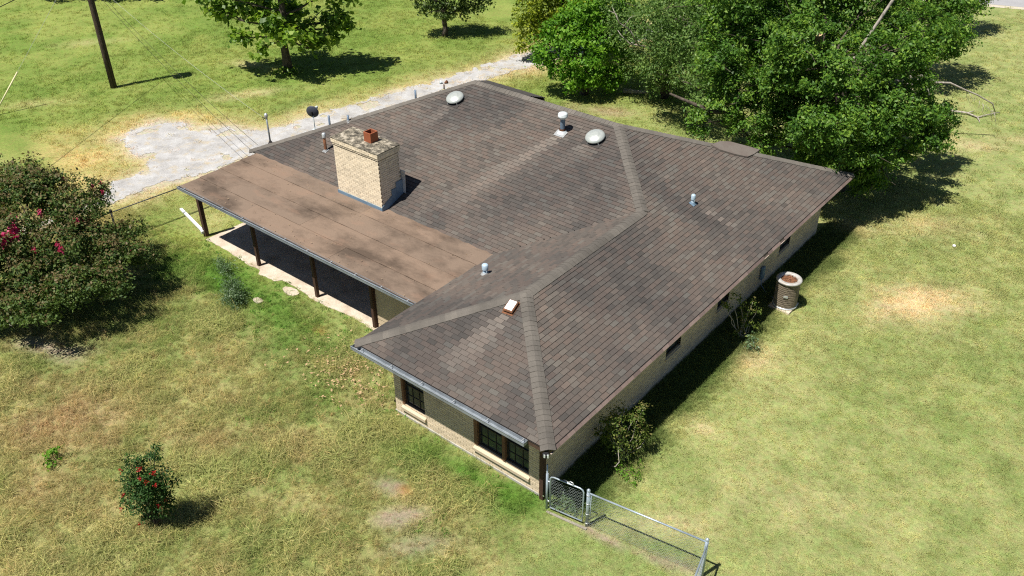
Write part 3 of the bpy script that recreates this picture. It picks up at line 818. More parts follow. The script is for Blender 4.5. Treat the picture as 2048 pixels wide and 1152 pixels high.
# ---- windows
def window_x(s0, s1, z0, z1, cols, rows):
    c = O
    wn = hb(MB().box(s0, s1, c + .085, c + .095, z0, z1), 'window', M['glass'])
    fr = MB(); t = .05
    for b in ((s0, s0 + t, z0, z1), (s1 - t, s1, z0, z1), (s0 + t, s1 - t, z0, z0 + t), (s0 + t, s1 - t, z1 - t, z1), (s0 + t, s1 - t, (z0 + z1) / 2 - .02, (z0 + z1) / 2 + .02)):
        fr.box(b[0], b[1], c + .055, c + .084, b[2], b[3])
    hb(fr, 'frame', M['bronze'], wn)
    for i in range(1, cols):
        xx = s0 + (s1 - s0) * i / cols; hb(MB().box(xx - .009, xx + .009, c + .066, c + .083, z0 + t, z1 - t), 'muntin', M['bronze'], wn)
    for i in range(1, rows):
        if i * 2 == rows: continue
        zz = z0 + (z1 - z0) * i / rows; hb(MB().box(s0 + t, s1 - t, c + .069, c + .0835, zz - .009, zz + .009), 'muntin', M['bronze'], wn)
    return wn
window_x(-5.60, -4.80, .36, 1.80, 3, 4)
window_x(-2.84, -1.98, .42, 1.85, 3, 4)
window_x(-1.88, -1.10, .42, 1.85, 3, 4)
def jamb(x0, x1, z0, z1, y0=O - .02, y1=O + .085): hb(MB().box(x0, x1, y0, y1, z0, z1), 'window_jamb', M['jamb'])
jamb(-5.685, -5.602, .36, 1.80); jamb(-2.965, -2.842, .42, 1.85); jamb(-1.978, -1.882, .42, 1.85, O - .03)
def sill(s0, s1, z):
    m = MB()
    q0 = [(s0, O - .075, z - .20), (s1, O - .075, z - .20), (s1, O + .07, z - .20), (s0, O + .07, z - .20)]
    q1 = [(s0, O - .075, z - .10), (s1, O - .075, z - .10), (s1, O + .07, z - .005), (s0, O + .07, z - .005)]
    m.hexa(q0 + q1)
    hb(m, 'window_sill', M['brick'], None, .006)
sill(-5.70, -4.76, .36); sill(-2.97, -1.06, .42)
def window_y(s0, s1, z0, z1):
    wn = hb(MB().box(-O - .095, -O - .085, s0, s1, z0, z1), 'window', M['glass'])
    fr = MB(); t = .045
    for b in ((s0, s0 + t, z0, z1), (s1 - t, s1, z0, z1), (s0 + t, s1 - t, z0, z0 + t), (s0 + t, s1 - t, z1 - t, z1)):
        fr.box(-O - .084, -O - .05, b[0], b[1], b[2], b[3])
    fr.box(-O - .083, -O - .06, s0 + t, s1 - t, (z0 + z1) / 2 - .02, (z0 + z1) / 2 + .02)
    hb(fr, 'frame', M['bronze'], wn)
    hb(MB().hexa([(-O - .05, s0 - .02, z0 - .09), (-O + .05, s0 - .02, z0 - .09), (-O + .05, s1 + .02, z0 - .09), (-O - .05, s1 + .02, z0 - .09), (-O - .05, s0 - .02, z0 - .004), (-O + .05, s0 - .02, z0 - .04), (-O + .05, s1 + .02, z0 - .04), (-O - .05, s1 + .02, z0 - .004)]), 'sill', M['brick'], wn)
for o_ in RW: window_y(*o_)

# ---- chimney
CX0, CX1, CY0, CY1, CZ0, CZ1 = -13.58, -11.38, 5.62, 6.57, 2.40, 4.36
chim = hb(MB().box(CX0 + .012, CX1 - .012, CY0 + .012, CY1 - .012, CZ0 - .3, CZ1 + .19), 'chimney', M['chim_mortar'])
v, f, t = [], [], []
def add_b(x0, x1, y0, y1, z0, z1):
    b = len(v); m = MB().box(x0, x1, y0, y1, z0, z1); v.extend(m.v); f.extend([[b + q for q in ff] for ff in m.f]); t.extend([min(1, max(0, random.gauss(.5, .3)))] * 8)
def chim_course(pr, z0, z1):
    for (a, e, z, zz) in bricks(CX0 - pr, CX1 + pr, z0, z1):
        j = random.uniform(-.003, .003)
        add_b(a, e, CY0 - pr + j, CY0 + .05, z, zz); add_b(a, e, CY1 - .05, CY1 + pr + j, z, zz)
    for (a, e, z, zz) in bricks(CY0 - pr + .0525, CY1 + pr - .0525, z0, z1, jog=.1):
        j = random.uniform(-.003, .003)
        add_b(CX1 - .05, CX1 + pr + j, a, e, z, zz); add_b(CX0 - pr + j, CX0 + .05, a, e, z, zz)
chim_course(0.0, CZ0, CZ1); chim_course(.026, CZ1, CZ1 + .078); chim_course(.05, CZ1 + .080, CZ1 + .24)
stuff_mesh('brick', v, f, t, M['chim_brick'], chim)
cm = bmesh.new()
nxs, nys = 18, 9
zc = CZ1 + .237
grid = [[cm.verts.new((CX0 - .055 + (CX1 - CX0 + .11) * i / nxs, CY0 - .055 + (CY1 - CY0 + .11) * j / nys, zc + .015 + .05 * (1 - abs(2 * j / nys - 1)) * (1 - abs(2 * i / nxs - 1) ** 3) + random.uniform(0, .012))) for i in range(nxs + 1)] for j in range(nys + 1)]
for j in range(nys):
    for i in range(nxs): cm.faces.new((grid[j][i], grid[j][i + 1], grid[j + 1][i + 1], grid[j + 1][i]))
rim = [grid[0][i] for i in range(nxs + 1)] + [grid[j][nxs] for j in range(1, nys + 1)] + [grid[nys][i] for i in range(nxs - 1, -1, -1)] + [grid[j][0] for j in range(nys - 1, 0, -1)]
low = [cm.verts.new((p.co.x, p.co.y, zc - .012)) for p in rim]
for i in range(len(rim)): cm.faces.new((rim[i], low[i], low[(i + 1) % len(rim)], rim[(i + 1) % len(rim)]))
me = bpy.data.meshes.new('chimney_crown'); cm.to_mesh(me); cm.free(); me.materials.append(M['cement'])
o = bpy.data.objects.new('chimney_crown', me); link(o, chim)
fl = MB(); fxc, fyc, fz0, fz1, hw, tk = -12.22, 6.16, zc - .01, zc + .40, .17, .03
for b in ((-hw, hw, -hw, -hw + tk), (-hw, hw, hw - tk, hw), (-hw, -hw + tk, -hw + tk, hw - tk), (hw - tk, hw, -hw + tk, hw - tk)):
    fl.box(fxc + b[0], fxc + b[1], fyc + b[2], fyc + b[3], fz0, fz1)
hb(fl, 'flue_tile', M['terracotta'], chim, .006)
hb(MB().box(fxc - .138, fxc + .138, fyc - .138, fyc + .138, fz0, fz1 - .22), 'flue_fill', worn('flue_black', (.012, .012, .012)), chim)  # near-black block filling the flue below its rim
fs = MB(); fs.box(CX0 - .03, CX1 + .03, CY0 - .03, CY0 - .012, CZ0 - .02, CZ0 + .20); hb(fs, 'front_flashing', M['flashing'], chim)
fs = MB()
zr = lambda yy: H + PT * (yy - V1)
fs.hexa([(CX1 + .012, CY0 - .03, 2.4), (CX1 + .026, CY0 - .03, 2.4), (CX1 + .026, CY1 + .05, 2.6), (CX1 + .012, CY1 + .05, 2.6), (CX1 + .012, CY0 - .03, zr(CY0) + .26), (CX1 + .026, CY0 - .03, zr(CY0) + .26), (CX1 + .026, CY1 + .05, zr(CY1) + .40), (CX1 + .012, CY1 + .05, zr(CY1) + .40)])
hb(fs, 'side_flashing', M['flashing'], chim)
fs = MB(); fs.box(CX1 + .013, CX1 + .029, 6.3, CY1 + .045, 2.9, 3.30); fs.box(CX1 + .0135, CX1 + .0285, 6.08, 6.29, 2.9, 3.10); hb(fs, 'tar_patch', M['flashing'], chim)
fs = MB(); fs.hexa([(CX1 - .1, CY1 + .03, 2.7), (CX1 + .13, CY1 + .05, 2.7), (CX1 + .13, CY1 + .065, 2.7), (CX1 - .1, CY1 + .045, 2.7), (CX1 - .1, CY1 + .03, 3.66), (CX1 + .15, CY1 + .07, 3.64), (CX1 + .15, CY1 + .085, 3.64), (CX1 - .1, CY1 + .045, 3.66)]); hb(fs, 'rear_flashing', M['bare_metal'], chim)

# ---- patio cover, slab and storage room
PX0, PX1, PV0, PV1 = -18.48, -6.60, 2.40, 5.82
ZP = 2.44
pat = hb(MB().box(PX0 + .01, PX1, PV0 + .01, PV1 - .1, ZP - .16, ZP), 'patio_roof', M['fascia'])
rows = [(PV0 - .02, 3.30), (3.24, 4.20), (4.14, 5.10), (5.04, PV1 + .16)]
for r, (y0, y1) in enumerate(rows):
    xs = [PX0 - .02] + [PX0 + p for p in ((3.4, 7.9), (1.9, 5.6, 9.3), (4.2, 8.4), (2.6, 6.6, 10.1))[r]] + [PX1 + .06]
    for i in range(len(xs) - 1):
        x0, x1 = xs[i] - (.05 if i else 0), xs[i + 1]
        zb0 = ZP + .003 + r * .0065 + (.004 if i % 2 else 0)
        m = MB(); nseg = 10; tk = .007
        top = []
        for yy in (y0, y1):
            top.append([(x0 + (x1 - x0) * q / nseg, yy, zb0 + tk + .006 * math.sin(q * 1.9 + r * 2 + yy) + (.014 if yy == y0 and r else 0) + random.uniform(0, .007)) for q in range(nseg + 1)])
        vs = top[0] + top[1] + [(p[0], p[1], p[2] - .016) for p in top[0]]
        n = nseg + 1
        fsx = [(q, q + 1, n + q + 1, n + q) for q in range(nseg)] + [(2 * n + q, 2 * n + q + 1, q + 1, q) for q in range(nseg)]
        m.add(vs, fsx)
        o = hb(m, 'roofing_sheet', M['roll'], pat); o['tone'] = random.uniform(.15, .85)
lv, lf = [], []
rr = random.Random(29)
for _ in range(150):
    x_ = rr.uniform(PX0 + .3, PX1 - .3); y_ = rr.choice((rr.uniform(2.5, 5.6), rr.gauss(5.3, .3), rr.gauss(2.7, .25))); y_ = min(max(y_, 2.45), 5.6)
    an = rr.random() * 6.28; sz = rr.uniform(.012, .035); p = Vector((x_, y_, ZP + .052)); a = Vector((math.cos(an), math.sin(an), .15)) * sz; b = Vector((-math.sin(an), math.cos(an), .1)) * sz * .5
    q = len(lv); lv += [p - a, p - b, p + a, p + b]; lf.append((q, q + 1, q + 2, q + 3))
me = bpy.data.meshes.new('leaf_litter'); me.from_pydata(lv, [], lf); me.materials.append(worn('brown_litter', (.20, .13, .07), (.38, .3, .2), 25, .9, amt=.9))
tag(link(bpy.data.objects.new('leaf_litter', me)), kind='stuff')
gutter((PX0 - .03, PV0 + .012), (PX1 - .08, PV0 + .012), ZP + .03, (0, -1), pat, .13)
hb(MB().box(PX0, PX0 + .03, PV0 + .02, PV1 - .1, ZP - .19, ZP - .161), 'rake_board', M['fascia'], pat)
for px_, py_ in ((-18.69, 3.08), (-15.34, 3.0), (-12.16, 3.0), (-9.34, 3.02)):
    hw = .055
    if px_ < -18: px_ += .05; hw = .075
    hb(MB().box(px_ - hw, px_ + hw, py_ - hw, py_ + hw, -.02, ZP - .162), 'patio_post', M['brown_wood'])
hb(MB().box(PX0, PX1 - .2, 2.95, 3.06, ZP - .32, ZP - .163), 'beam', M['brown_wood'], pat)
# storage room with lap siding
SX0, SX1, SV = -9.24, -5.99, 3.10
st_w = hb(MB().box(SX0, SX1, SV, SV + .08, 0, ZP - .161), 'storage_wall', M['siding'])
zz = .0
while zz < 2.2:
    hb(MB().hexa([(SX0, SV - .022, zz), (SX1, SV - .022, zz), (SX1, SV - .001, zz), (SX0, SV - .001, zz), (SX0, SV - .008, zz + .195), (SX1, SV - .008, zz + .195), (SX1, SV - .001, zz + .195), (SX0, SV - .001, zz + .195)]), 'siding_board', M['siding'], st_w)
    zz += .19
hb(MB().box(SX0, SX0 + .08, SV + .082, V1 + O - .005, 0, ZP - .162), 'storage_wall', M['siding'])
hb(MB().box(SX0 - .06, SX0 - .001, SV - .03, SV + .08, 0, ZP - .162), 'corner_trim', M['brown_wood'])
# back door and window deep in the shade of the patio
hb(MB().box(-11.2, -10.3, V1 + O - .04, V1 + O - .004, .05, 2.08), 'back_door', M['brown_wood'])
hb(MB().box(-16.6, -14.8, V1 + O - .03, V1 + O - .004, .6, 1.9), 'back_window', M['glass'])
# slab
bm = bmesh.new()
edge = []
xx = -18.42
while xx < -5.95:
    edge.append((xx, 2.86 + .06 * math.sin(xx * 1.7) + random.uniform(-.03, .03) - (.22 if -15.0 < xx < -14.0 else 0))); xx += .16
loop = edge + [(-5.95, 2.88), (-5.95, 6.5), (-18.3, 6.5)]
vs = [bm.verts.new((p[0], p[1], .02)) for p in loop]; vb = [bm.verts.new((p[0], p[1], -.2)) for p in loop]
bm.faces.new(vs)
for i in range(len(loop)): bm.faces.new((vs[i], vb[i], vb[(i + 1) % len(loop)], vs[(i + 1) % len(loop)]))
bmesh.ops.recalc_face_normals(bm, faces=bm.faces)
me = bpy.data.meshes.new('patio_slab'); bm.to_mesh(me); bm.free(); me.materials.append(M['concrete'])
tag(link(bpy.data.objects.new('patio_slab', me)), kind='structure')

# ------------------------------------------------------------------ things on the roof
def roof_pt(face, x, y):
    if face == 'main': return Vector((x, y, H + PT * (y - V1)))
    if face == 'hip': return Vector((x, y, H + PT * y))
    if face == 'right': return Vector((x, y, H - PT * x))
    if face == 'wing': return Vector((x, y, H + PT * (x + W)))
    if face == 'left':
        t = ((x + U) + (y - V1)) / 2; return Vector((x, y, H + PT * t - .05))
SLOPE = math.atan(PT)
def tilt(face):
    return {'main': (SLOPE, 0, 0), 'hip': (SLOPE, 0, 0), 'right': (0, SLOPE, 0), 'wing': (0, -SLOPE, 0), 'left': (0, -SLOPE, 0)}[face]
M['dome'] = worn('weathered_dome_metal', (.50, .53, .50), (.38, .42, .40), 5, 0.34, 0.35, 0.5, .6)
M['white_metal'] = worn('white_cap_metal', (.72, .78, .80), (.5, .52, .5), 6, 0.4, 0.2)
M['dull_flash'] = worn('dull_flashing', (.36, .38, .39), (.2, .18, .16), 6, .5, .2)
M['blue_pipe'] = worn('blue_grey_pipe', (.16, .22, .30), (.09, .11, .14), 6, 0.5, 0.2)
M['pale_pipe'] = worn('pale_blue_pipe', (.42, .55, .66), (.3, .36, .4), 6, 0.5, 0.1)
M['rust'] = worn('rusty_metal', (.20, .085, .04), (.06, .035, .025), 8, 0.8, 0.1, amt=.9)
M['black'] = worn('black_gap', (.015, .015, .017), rough=.7)
def dome(x, y, label):
    p = roof_pt('main', x, y)
    o = empty('roof_fan_dome', label, 'roof vent', p, group='domed metal fans below the main ridge'); o.rotation_euler = tilt('main')
    MB().lathe([(.25, -.03), (.25, .11)], 28).build('collar', M['black'], o)
    MB().box(-.36, .36, -.38, .34, .012, .026).build('base_plate', M['shingle'], o)
    prof = [(r_ * .82, z_ * .9) for r_, z_ in ((.40, .125), (.415, .115), (.425, .125), (.41, .16), (.36, .205), (.27, .24), (.20, .252), (.185, .262), (.12, .272), (.0, .275))]
    MB().lathe(prof, 36).build('dome', M['dome'], o)
    for an in (-1.9, -.7, .6, 2.4):
        c, s = math.cos(an), math.sin(an)
        MB().tube([(.29 * c, .29 * s, .02), (.36 * c, .36 * s, .03), (.335 * c, .335 * s, .11)], .014, 5).build('bracket', M['bare_metal'], o)
dome(-12.75, 10.95, 'grey metal dome fan at the far left end under the ridge')
dome(-6.55, 11.18, 'grey metal dome fan beside the hip, near the capped flue')
# capped flue
o = empty('flue_pipe', 'tall dark flue pipe with white round cap and rusty collar', 'flue pipe', roof_pt('main', -7.83, 11.02))
m = MB(); m.lathe([(.115, -.05), (.105, .16)], 20); m.build('collar', M['rust'], o)
MB().lathe([(.086, .14), (.084, .56)], 20).build('pipe', M['blue_pipe'], o)
MB().lathe([(.10, .52), (.155, .56), (.17, .60), (.172, .64), (.165, .645), (.168, .68), (.15, .72), (.08, .74), (0, .745)], 24).build('cap', M['white_metal'], o)
fp = MB().box(-.22, .20, -.24, .05, .018, .034).build('flashing_plate', M['dull_flash'], o); fp.rotation_euler = tilt('main'); fp.location = (0, 0, 0)
fp = MB().lathe([(.19, -.02), (.12, .09)], 20).build('flashing_cone', M['white_metal'], o)
# pipes
def pipe(face, x, y, h, r, label, mat, cap=None, flash=M['dull_flash'], fw_=.10, cat='vent pipe', name='vent_pipe'):
    o = empty(name, label, cat, roof_pt(face, x, y))
    MB().lathe([(r, -.08), (r, h), (r * .7, h), (r * .7, h - .05), (0, h - .05)], 14).build('pipe', M[mat], o)
    if flash is not None:
        q = MB().box(-fw_, fw_, -fw_, fw_, .017, .03).build('flashing_plate', flash, o); q.rotation_euler = tilt(face)
        MB().lathe([(r * 1.9, .0), (r * 1.12, .08)], 14).build('boot', flash, o)
    if cap: MB().lathe([(r * 1.3, h - .13), (r * 1.35, h + .02), (r * .9, h + .05), (0, h + .055)], 14).build('cap', M[cap], o)
    return o
pipe('main', -15.8, 7.0, .68, .055, 'rust-streaked black vent pipe just beyond the brick chimney', 'rust', 'bare_metal')
pipe('main', -16.12, 8.5, .26, .042, 'short blue-grey vent pipe with pale flashing near the far hip', 'blue_pipe', None)
pipe('left', -16.95, 8.25, .34, .042, 'thin blue-grey pipe standing between the satellite dish and flashed pipe', 'blue_pipe', None, None)
pipe('left', -14.62, 10.7, .26, .04, 'thin blue-grey pipe sticking up alone behind the far left hip', 'blue_pipe', None, None)
pipe('right', -2.58, 11.0, .30, .055, 'pale pipe with a light run-off streak on the wide right slope', 'pale_pipe', 'pale_pipe', M['flashing'], .1)
pipe('wing', -5.77, 4.46, .30, .075, 'stubby pale blue vent on the slope above the patio roof corner', 'pale_pipe', 'pale_pipe', M['dull_flash'], .10)
# small floodlight pair behind the hip
o = empty('floodlight', 'small twin floodlight peeking over the far left hip', 'floodlight', roof_pt('left', -13.85, 11.5))
MB().tube([(0, 0, -.05), (0, 0, .13)], .025, 8).build('stem', M['rust'], o)
m = MB().lathe([(.03, -.08), (.075, .04), (.07, .05), (0, .045)], 12).build('lamp', M['white_metal'], o); m.location = (-.09, -.05, .2); m.rotation_euler = (.8, -.9, 0)
m = MB().lathe([(.03, -.08), (.075, .04), (.07, .05), (0, .045)], 12).build('lamp', M['rust'], o); m.location = (.08, .05, .22); m.rotation_euler = (-.3, 1.0, 0)
# square vent on the hip end
o = empty('square_vent', 'low square roof vent with white top and rusted rim', 'roof vent', roof_pt('hip', -3.38, 2.78)); o.rotation_euler = (SLOPE, 0, .12)
MB().box(-.17, .17, -.24, .24, .012, .03).build('flange', M['rust'], o)
MB().box(-.135, .135, -.17, .19, .028, .08).build('body', M['rust'], o, .02)
m = MB().hexa([(-.16, -.20, .075), (.16, -.20, .075), (.16, .21, .075), (-.16, .21, .075), (-.14, -.17, .125), (.14, -.17, .125), (.14, .19, .125), (-.14, .19, .125)]).build('rim', M['rust'], o, .02)
MB().box(-.115, .115, -.145, .17, .120, .132).build('lid', worn('white_lid', (.80, .82, .84), (.62, .60, .58), 4, .4), o, .004)
# satellite dish, seen from behind
o = empty('satellite_dish', 'round grey satellite dish seen from behind on bent mast', 'satellite dish', roof_pt('left', -17.25, 7.75))
MB().box(-.09, .09, -.09, .09, .0, .03).build('foot', M['white_metal'], o)
MB().tube([(0, 0, 0), (0, 0, .30), (-.03, .02, .42), (-.06, .03, .62)], .024, 10).build('mast', M['white_metal'], o)
MB().box(-.09, -.03, -.03, .09, .55, .74).build('bracket', M['black'], o, .01)
M['dish'] = worn('charcoal_dish', (.055, .062, .085), (.045, .05, .065), 3, .5)
d_ = MB().lathe([(0.0, -.085), (.12, -.078), (.22, -.05), (.29, -.01), (.315, .012), (.315, .02), (.28, .005), (.20, -.035), (.1, -.062), (0, -.07)], 32).build('reflector', M['dish'], o)
dn_ = Vector((-.50, .82, .12)).normalized()
d_.rotation_euler = dn_.to_track_quat('Z', 'Y').to_euler(); d_.location = (-.09, .06, .70)
d_.scale = (.78, .78, .78)
MB().tube([(-.09, .06, .44), (-.26, .34, .50), (-.32, .46, .66)], .014, 8).build('feed_arm', M['white_metal'], o)
MB().box(-.36, -.28, .42, .50, .64, .74).build('feed_horn', M['white_metal'], o, .01)
# service mast and weatherhead
mp = roof_pt('left', -18.42, 6.45)
MT = mp + Vector((0, 0, 1.18))
o = empty('service_mast', 'upright grey service mast with weatherhead where the wires land', 'service mast', mp)
MB().tube([(0, 0, -.1), (0, 0, 1.12)], .032, 12).build('conduit', M['galv'], o)
MB().lathe([(.12, 0), (.05, .14), (.034, .16)], 14).build('boot', M['deck'], o)
MB().lathe([(.034, 1.08), (.06, 1.12), (.075, 1.20), (.05, 1.27), (0, 1.29)], 14).build('weatherhead', M['bare_metal'], o)
MB().tube([(-.03, 0, 1.02), (-.28, .02, 1.06)], .014, 6).build('insulator', M['black'], o)
MB().tube([(-.05, .0, 1.15), (-.16, -.04, .98), (-.26, .02, 1.08)], .009, 6).build('drip_loop', M['black'], o)
# broken gutter end piece at the near corner
o = empty('gutter_stub', 'broken black and white gutter end stub at the near roof corner', 'gutter stub', (-.02, -.03, H - .10))
MB().box(-.07, .06, -.09, .03, -.06, .05).build('outlet', M['black'], o, .015)
MB().hexa([(-.01, -.11, -.05), (.09, -.05, -.05), (.085, -.03, -.05), (-.02, -.09, -.05), (-.01, -.11, .04), (.09, -.05, .05), (.085, -.03, .05), (-.02, -.09, .04)]).build('bracket', M['white_metal'], o)

# ------------------------------------------------------------------ yard things
# old round air conditioner
AC = (.48, 12.46)
tag(MB().box(AC[0] - .40, AC[0] + .36, AC[1] - .43, AC[1] + .36, -.05, .07).build('concrete_pad', M['concrete'], None, .015), 'pale square concrete pad under the round air conditioner', 'concrete pad')
o = empty('air_conditioner', 'old tan round air conditioner with grille sides and leaf-filled top', 'air conditioner', (AC[0], AC[1], .07))
M['ac_tan'] = worn('dirty_tan_metal', (.34, .285, .21), (.17, .14, .105), 5, .6, .1, amt=.6)
M['ac_core'] = worn('dark_coil', (.045, .036, .028), rough=.8)
R_, AH = .375, 1.02
MB().lathe([(R_ - .05, .04), (R_ - .05, AH - .06), (R_ - .12, AH - .06)], 36).build('coil', M['ac_core'], o)
for k_ in range(60):
    an = 2 * math.pi * k_ / 60; c, s = math.cos(an), math.sin(an)
    MB().tube([(R_ * c, R_ * s, .05), (R_ * c, R_ * s, AH - .05)], .0115, 4).build('grille_bar', M['ac_tan'], o)
for k_ in range(13):
    z_ = .09 + (AH - .18) * k_ / 12
    MB().lathe([(R_ + .002, z_ - .003), (R_ + .010, z_ - .003), (R_ + .010, z_ + .003), (R_ + .002, z_ + .003)], 36).build('grille_ring', M['ac_tan'], o)
MB().lathe([(R_ - .05, 0), (R_ + .03, 0), (R_ + .035, .05), (R_ - .02, .06)], 36).build('base_rim', M['bare_metal'], o)
MB().lathe([(R_ + .0, AH - .06), (R_ + .045, AH - .05), (R_ + .045, AH - .01), (R_ + .01, AH + .015), (R_ - .09, AH + .01), (R_ - .11, AH - .02), (R_ - .115, AH - .10)], 40).build('top_ring', worn('chalky_white_metal', (.46, .455, .44), (.26, .21, .16), 4, .5, .1, amt=.8), o)
MB().lathe([(R_ - .11, AH - .08), (.2, AH - .05), (0, AH - .055)], 30).build('fan_deck', M['rust'], o)
lm = MB()
for _ in range(120):
    rr = .27 * math.sqrt(random.random()); an = random.random() * 6.28; q = random.random() * 3.14; sz = random.uniform(.02, .04)
    p = Vector((rr * math.cos(an), rr * math.sin(an), AH - .045 + random.uniform(0, .02))); a = Vector((math.cos(q), math.sin(q), random.uniform(-.3, .3))) * sz; b = Vector((-math.sin(q), math.cos(q), random.uniform(-.3, .3))) * sz * .6
    lm.add([p - a, p - b, p + a, p + b], [(0, 1, 2, 3)])
tag(lm.build('dead_leaves', worn('dead_leaf', (.19, .085, .045), (.30, .17, .1), 30, .9), o), kind='stuff')
bx = MB().box(-.03, .03, -.09, .09, -.13, .13).build('name_plate', M['bare_metal'], o); bx.scale = (.35, .8, .28); an = -1.25; bx.location = ((R_ + .02) * math.cos(an), (R_ + .02) * math.sin(an), .52); bx.rotation_euler = (0, 0, an)
# disconnect box on the wall
o = empty('disconnect_box', 'rounded blue-grey electrical box on shaded wall behind air conditioner', 'electrical box', (-O, 12.85, .66))
MB().box(.012, .12, -.11, .11, -.24, .26).build('enclosure', M['flashing'], o, .04)
MB().tube([(.06, 0, -.24), (.08, .03, -.5), (.35, -.1, -.66), (.75, -.3, -.60)], .014, 6).build('conduit', M['galv'], o)
# white downspout lying against the first patio post
def at_z(px): return px
a, b = Vector((-21.1, 3.62, .05)), Vector((-18.78, 3.0, .22))
dd = (b - a).normalized(); sx = Vector((dd.y, -dd.x, 0)).normalized() * .055; uz = Vector((0, 0, .075))
m = MB().hexa([a - sx, b - sx, b + sx, a + sx] + [p + uz for p in (a - sx, b - sx, b + sx, a + sx)])
o = m.build('downspout', worn('white_downspout', (.80, .80, .80), (.6, .6, .58), 3, .4), None, .008)
tag(o, 'white downspout pipe fallen on the grass against the first patio post', 'downspout')
m2 = MB().hexa([b - sx * 1.05, b + dd * .14 - sx * 1.05 + Vector((0, 0, -.08)), b + dd * .14 + sx * 1.05 + Vector((0, 0, -.08)), b + sx * 1.05] + [p + uz * 1.05 for p in (b - sx * 1.05, b + dd * .14 - sx * 1.05 + Vector((0, 0, -.06)), b + dd * .14 + sx * 1.05 + Vector((0, 0, -.06)), b + sx * 1.05)])
m2.build('elbow', worn('white_elbow', (.72, .72, .72)), o)
# stepping stones
for (x_, y_, rx, ry, lab) in ((-13.55, 1.55, .25, .14, 'flat grey stone in the weeds beside the feathery plant'), (-13.1, 2.62, .40, .2, 'pale broken slab piece at the patio edge between weeds')):
    n = 9; pr = [(x_ + rx * math.cos(6.283 * q / n) * random.uniform(.8, 1.1), y_ + ry * math.sin(6.283 * q / n) * random.uniform(.8, 1.1)) for q in range(n)]
    m = MB().add([(p[0], p[1], .055) for p in pr] + [(p[0], p[1], -.05) for p in pr], [tuple(range(n))] + [(q, n + q, n + (q + 1) % n, (q + 1) % n) for q in range(n)])
    tag(m.build('stepping_stone', M['concrete'], None, .01), lab, 'stone', 'loose stones at the patio edge')
# white scrap on the lawn
tag(MB().lathe([(.05, 0), (.075, .03), (.05, .07), (0, .08)], 9, (3.69, 19.88, 0)).build('litter', worn('white_plastic', (.8, .8, .78))), 'tiny white scrap lying alone on the open lawn', 'litter')

# ------------------------------------------------------------------ fences
def chain_mesh(p0, p1, h, parent, z0=.04, pitch=.078, rad=.0026, jit=0.0):
    """real diamond wire netting: zigzag wires running up the fence"""
    p0, p1 = Vector(p0), Vector(p1); d = (p1 - p0); Ln = d.length; d.normalize(); n_ = Vector((-d.y, d.x, 0))
    vs, fs = [], []
    def wire(pts):
        for i in range(len(pts) - 1):
            a, b = pts[i], pts[i + 1]; t = (b - a).normalized(); s = t.cross(n_).normalized()
            base = len(vs)
            for p in (a, b):
                vs.extend([p + n_ * rad, p - n_ * rad * .5 + s * rad * .87, p - n_ * rad * .5 - s * rad * .87])
            fs.extend([(base, base + 1, base + 4, base + 3), (base + 1, base + 2, base + 5, base + 4), (base + 2, base, base + 3, base + 5)])
    nz = int(h / (pitch / 2)); nw = int(Ln / pitch)
    hgt = pitch * .62
    nz = int(h / hgt)
    for k_ in range(nw + 1):
        pts = []
        for j in range(nz + 1):
            s = k_ * pitch + (pitch * .5 if j % 2 else -pitch * .5) * 1.0
            s = min(max(s, 0), Ln)
            pts.append(p0 + d * s + Vector((0, 0, z0 + j * hgt)) + n_ * (.004 if (j + k_) % 2 else -.004))
        wire(pts)
    me = bpy.data.meshes.new('wire_netting'); me.from_pydata(vs, [], fs); me.materials.append(M['wire'])
    o = bpy.data.objects.new('wire_netting', me); link(o, parent)
    return o
def wv(o, p): return Vector(p)
GZ = -.13
f0, f1 = Vector((.80, .60, -.10)), Vector((3.80, 1.02, -.05))
o = empty('chain_link_fence', 'galvanised chain link fence run from gate post into the lawn', 'fence', (0, 0, 0))
MB().tube([f0 + Vector((0, 0, 0)), f0 + Vector((0, 0, 1.24))], .042, 14).build('post', M['fence_metal'], o)
MB().lathe([(.046, 1.235), (.046, 1.27), (.02, 1.30), (0, 1.305)], 14, f0).build('post_cap', M['fence_metal'], o)
MB().tube([f1, f1 + Vector((0, 0, 1.24))], .042, 14).build('post', M['fence_metal'], o)
MB().lathe([(.046, 1.235), (.046, 1.27), (.02, 1.30), (0, 1.305)], 14, f1).build('post_cap', M['fence_metal'], o)
MB().tube([f0 + Vector((.05, .007, 1.17)), f1 + Vector((-.04, 0, 1.17))], .024, 12).build('top_rail', M['fence_metal'], o)
f2 = f1 + Vector((.55, -2.2, -.05))
MB().tube([f1 + Vector((.03, -.03, 1.14)), f2 + Vector((0, 0, 1.17))], .024, 12).build('top_rail', M['fence_metal'], o)
MB().tube([f2, f2 + Vector((0, 0, 1.24))], .042, 14).build('post', M['fence_metal'], o)
chain_mesh(f0 + Vector((.05, .01, 0)), f1, 1.13, o)
chain_mesh(f1, f2, 1.13, o)
MB().tube([f0 + Vector((.075, .012, .05)), f0 + Vector((.075, .012, 1.15))], .012, 6).build('tension_bar', M['fence_metal'], o)
for z_ in (.12, .45, .8, 1.1):
    MB().lathe([(.044, z_ - .012), (.05, z_ - .01), (.05, z_ + .01), (.044, z_ + .012)], 14, f0).build('band', M['bare_metal'], o)
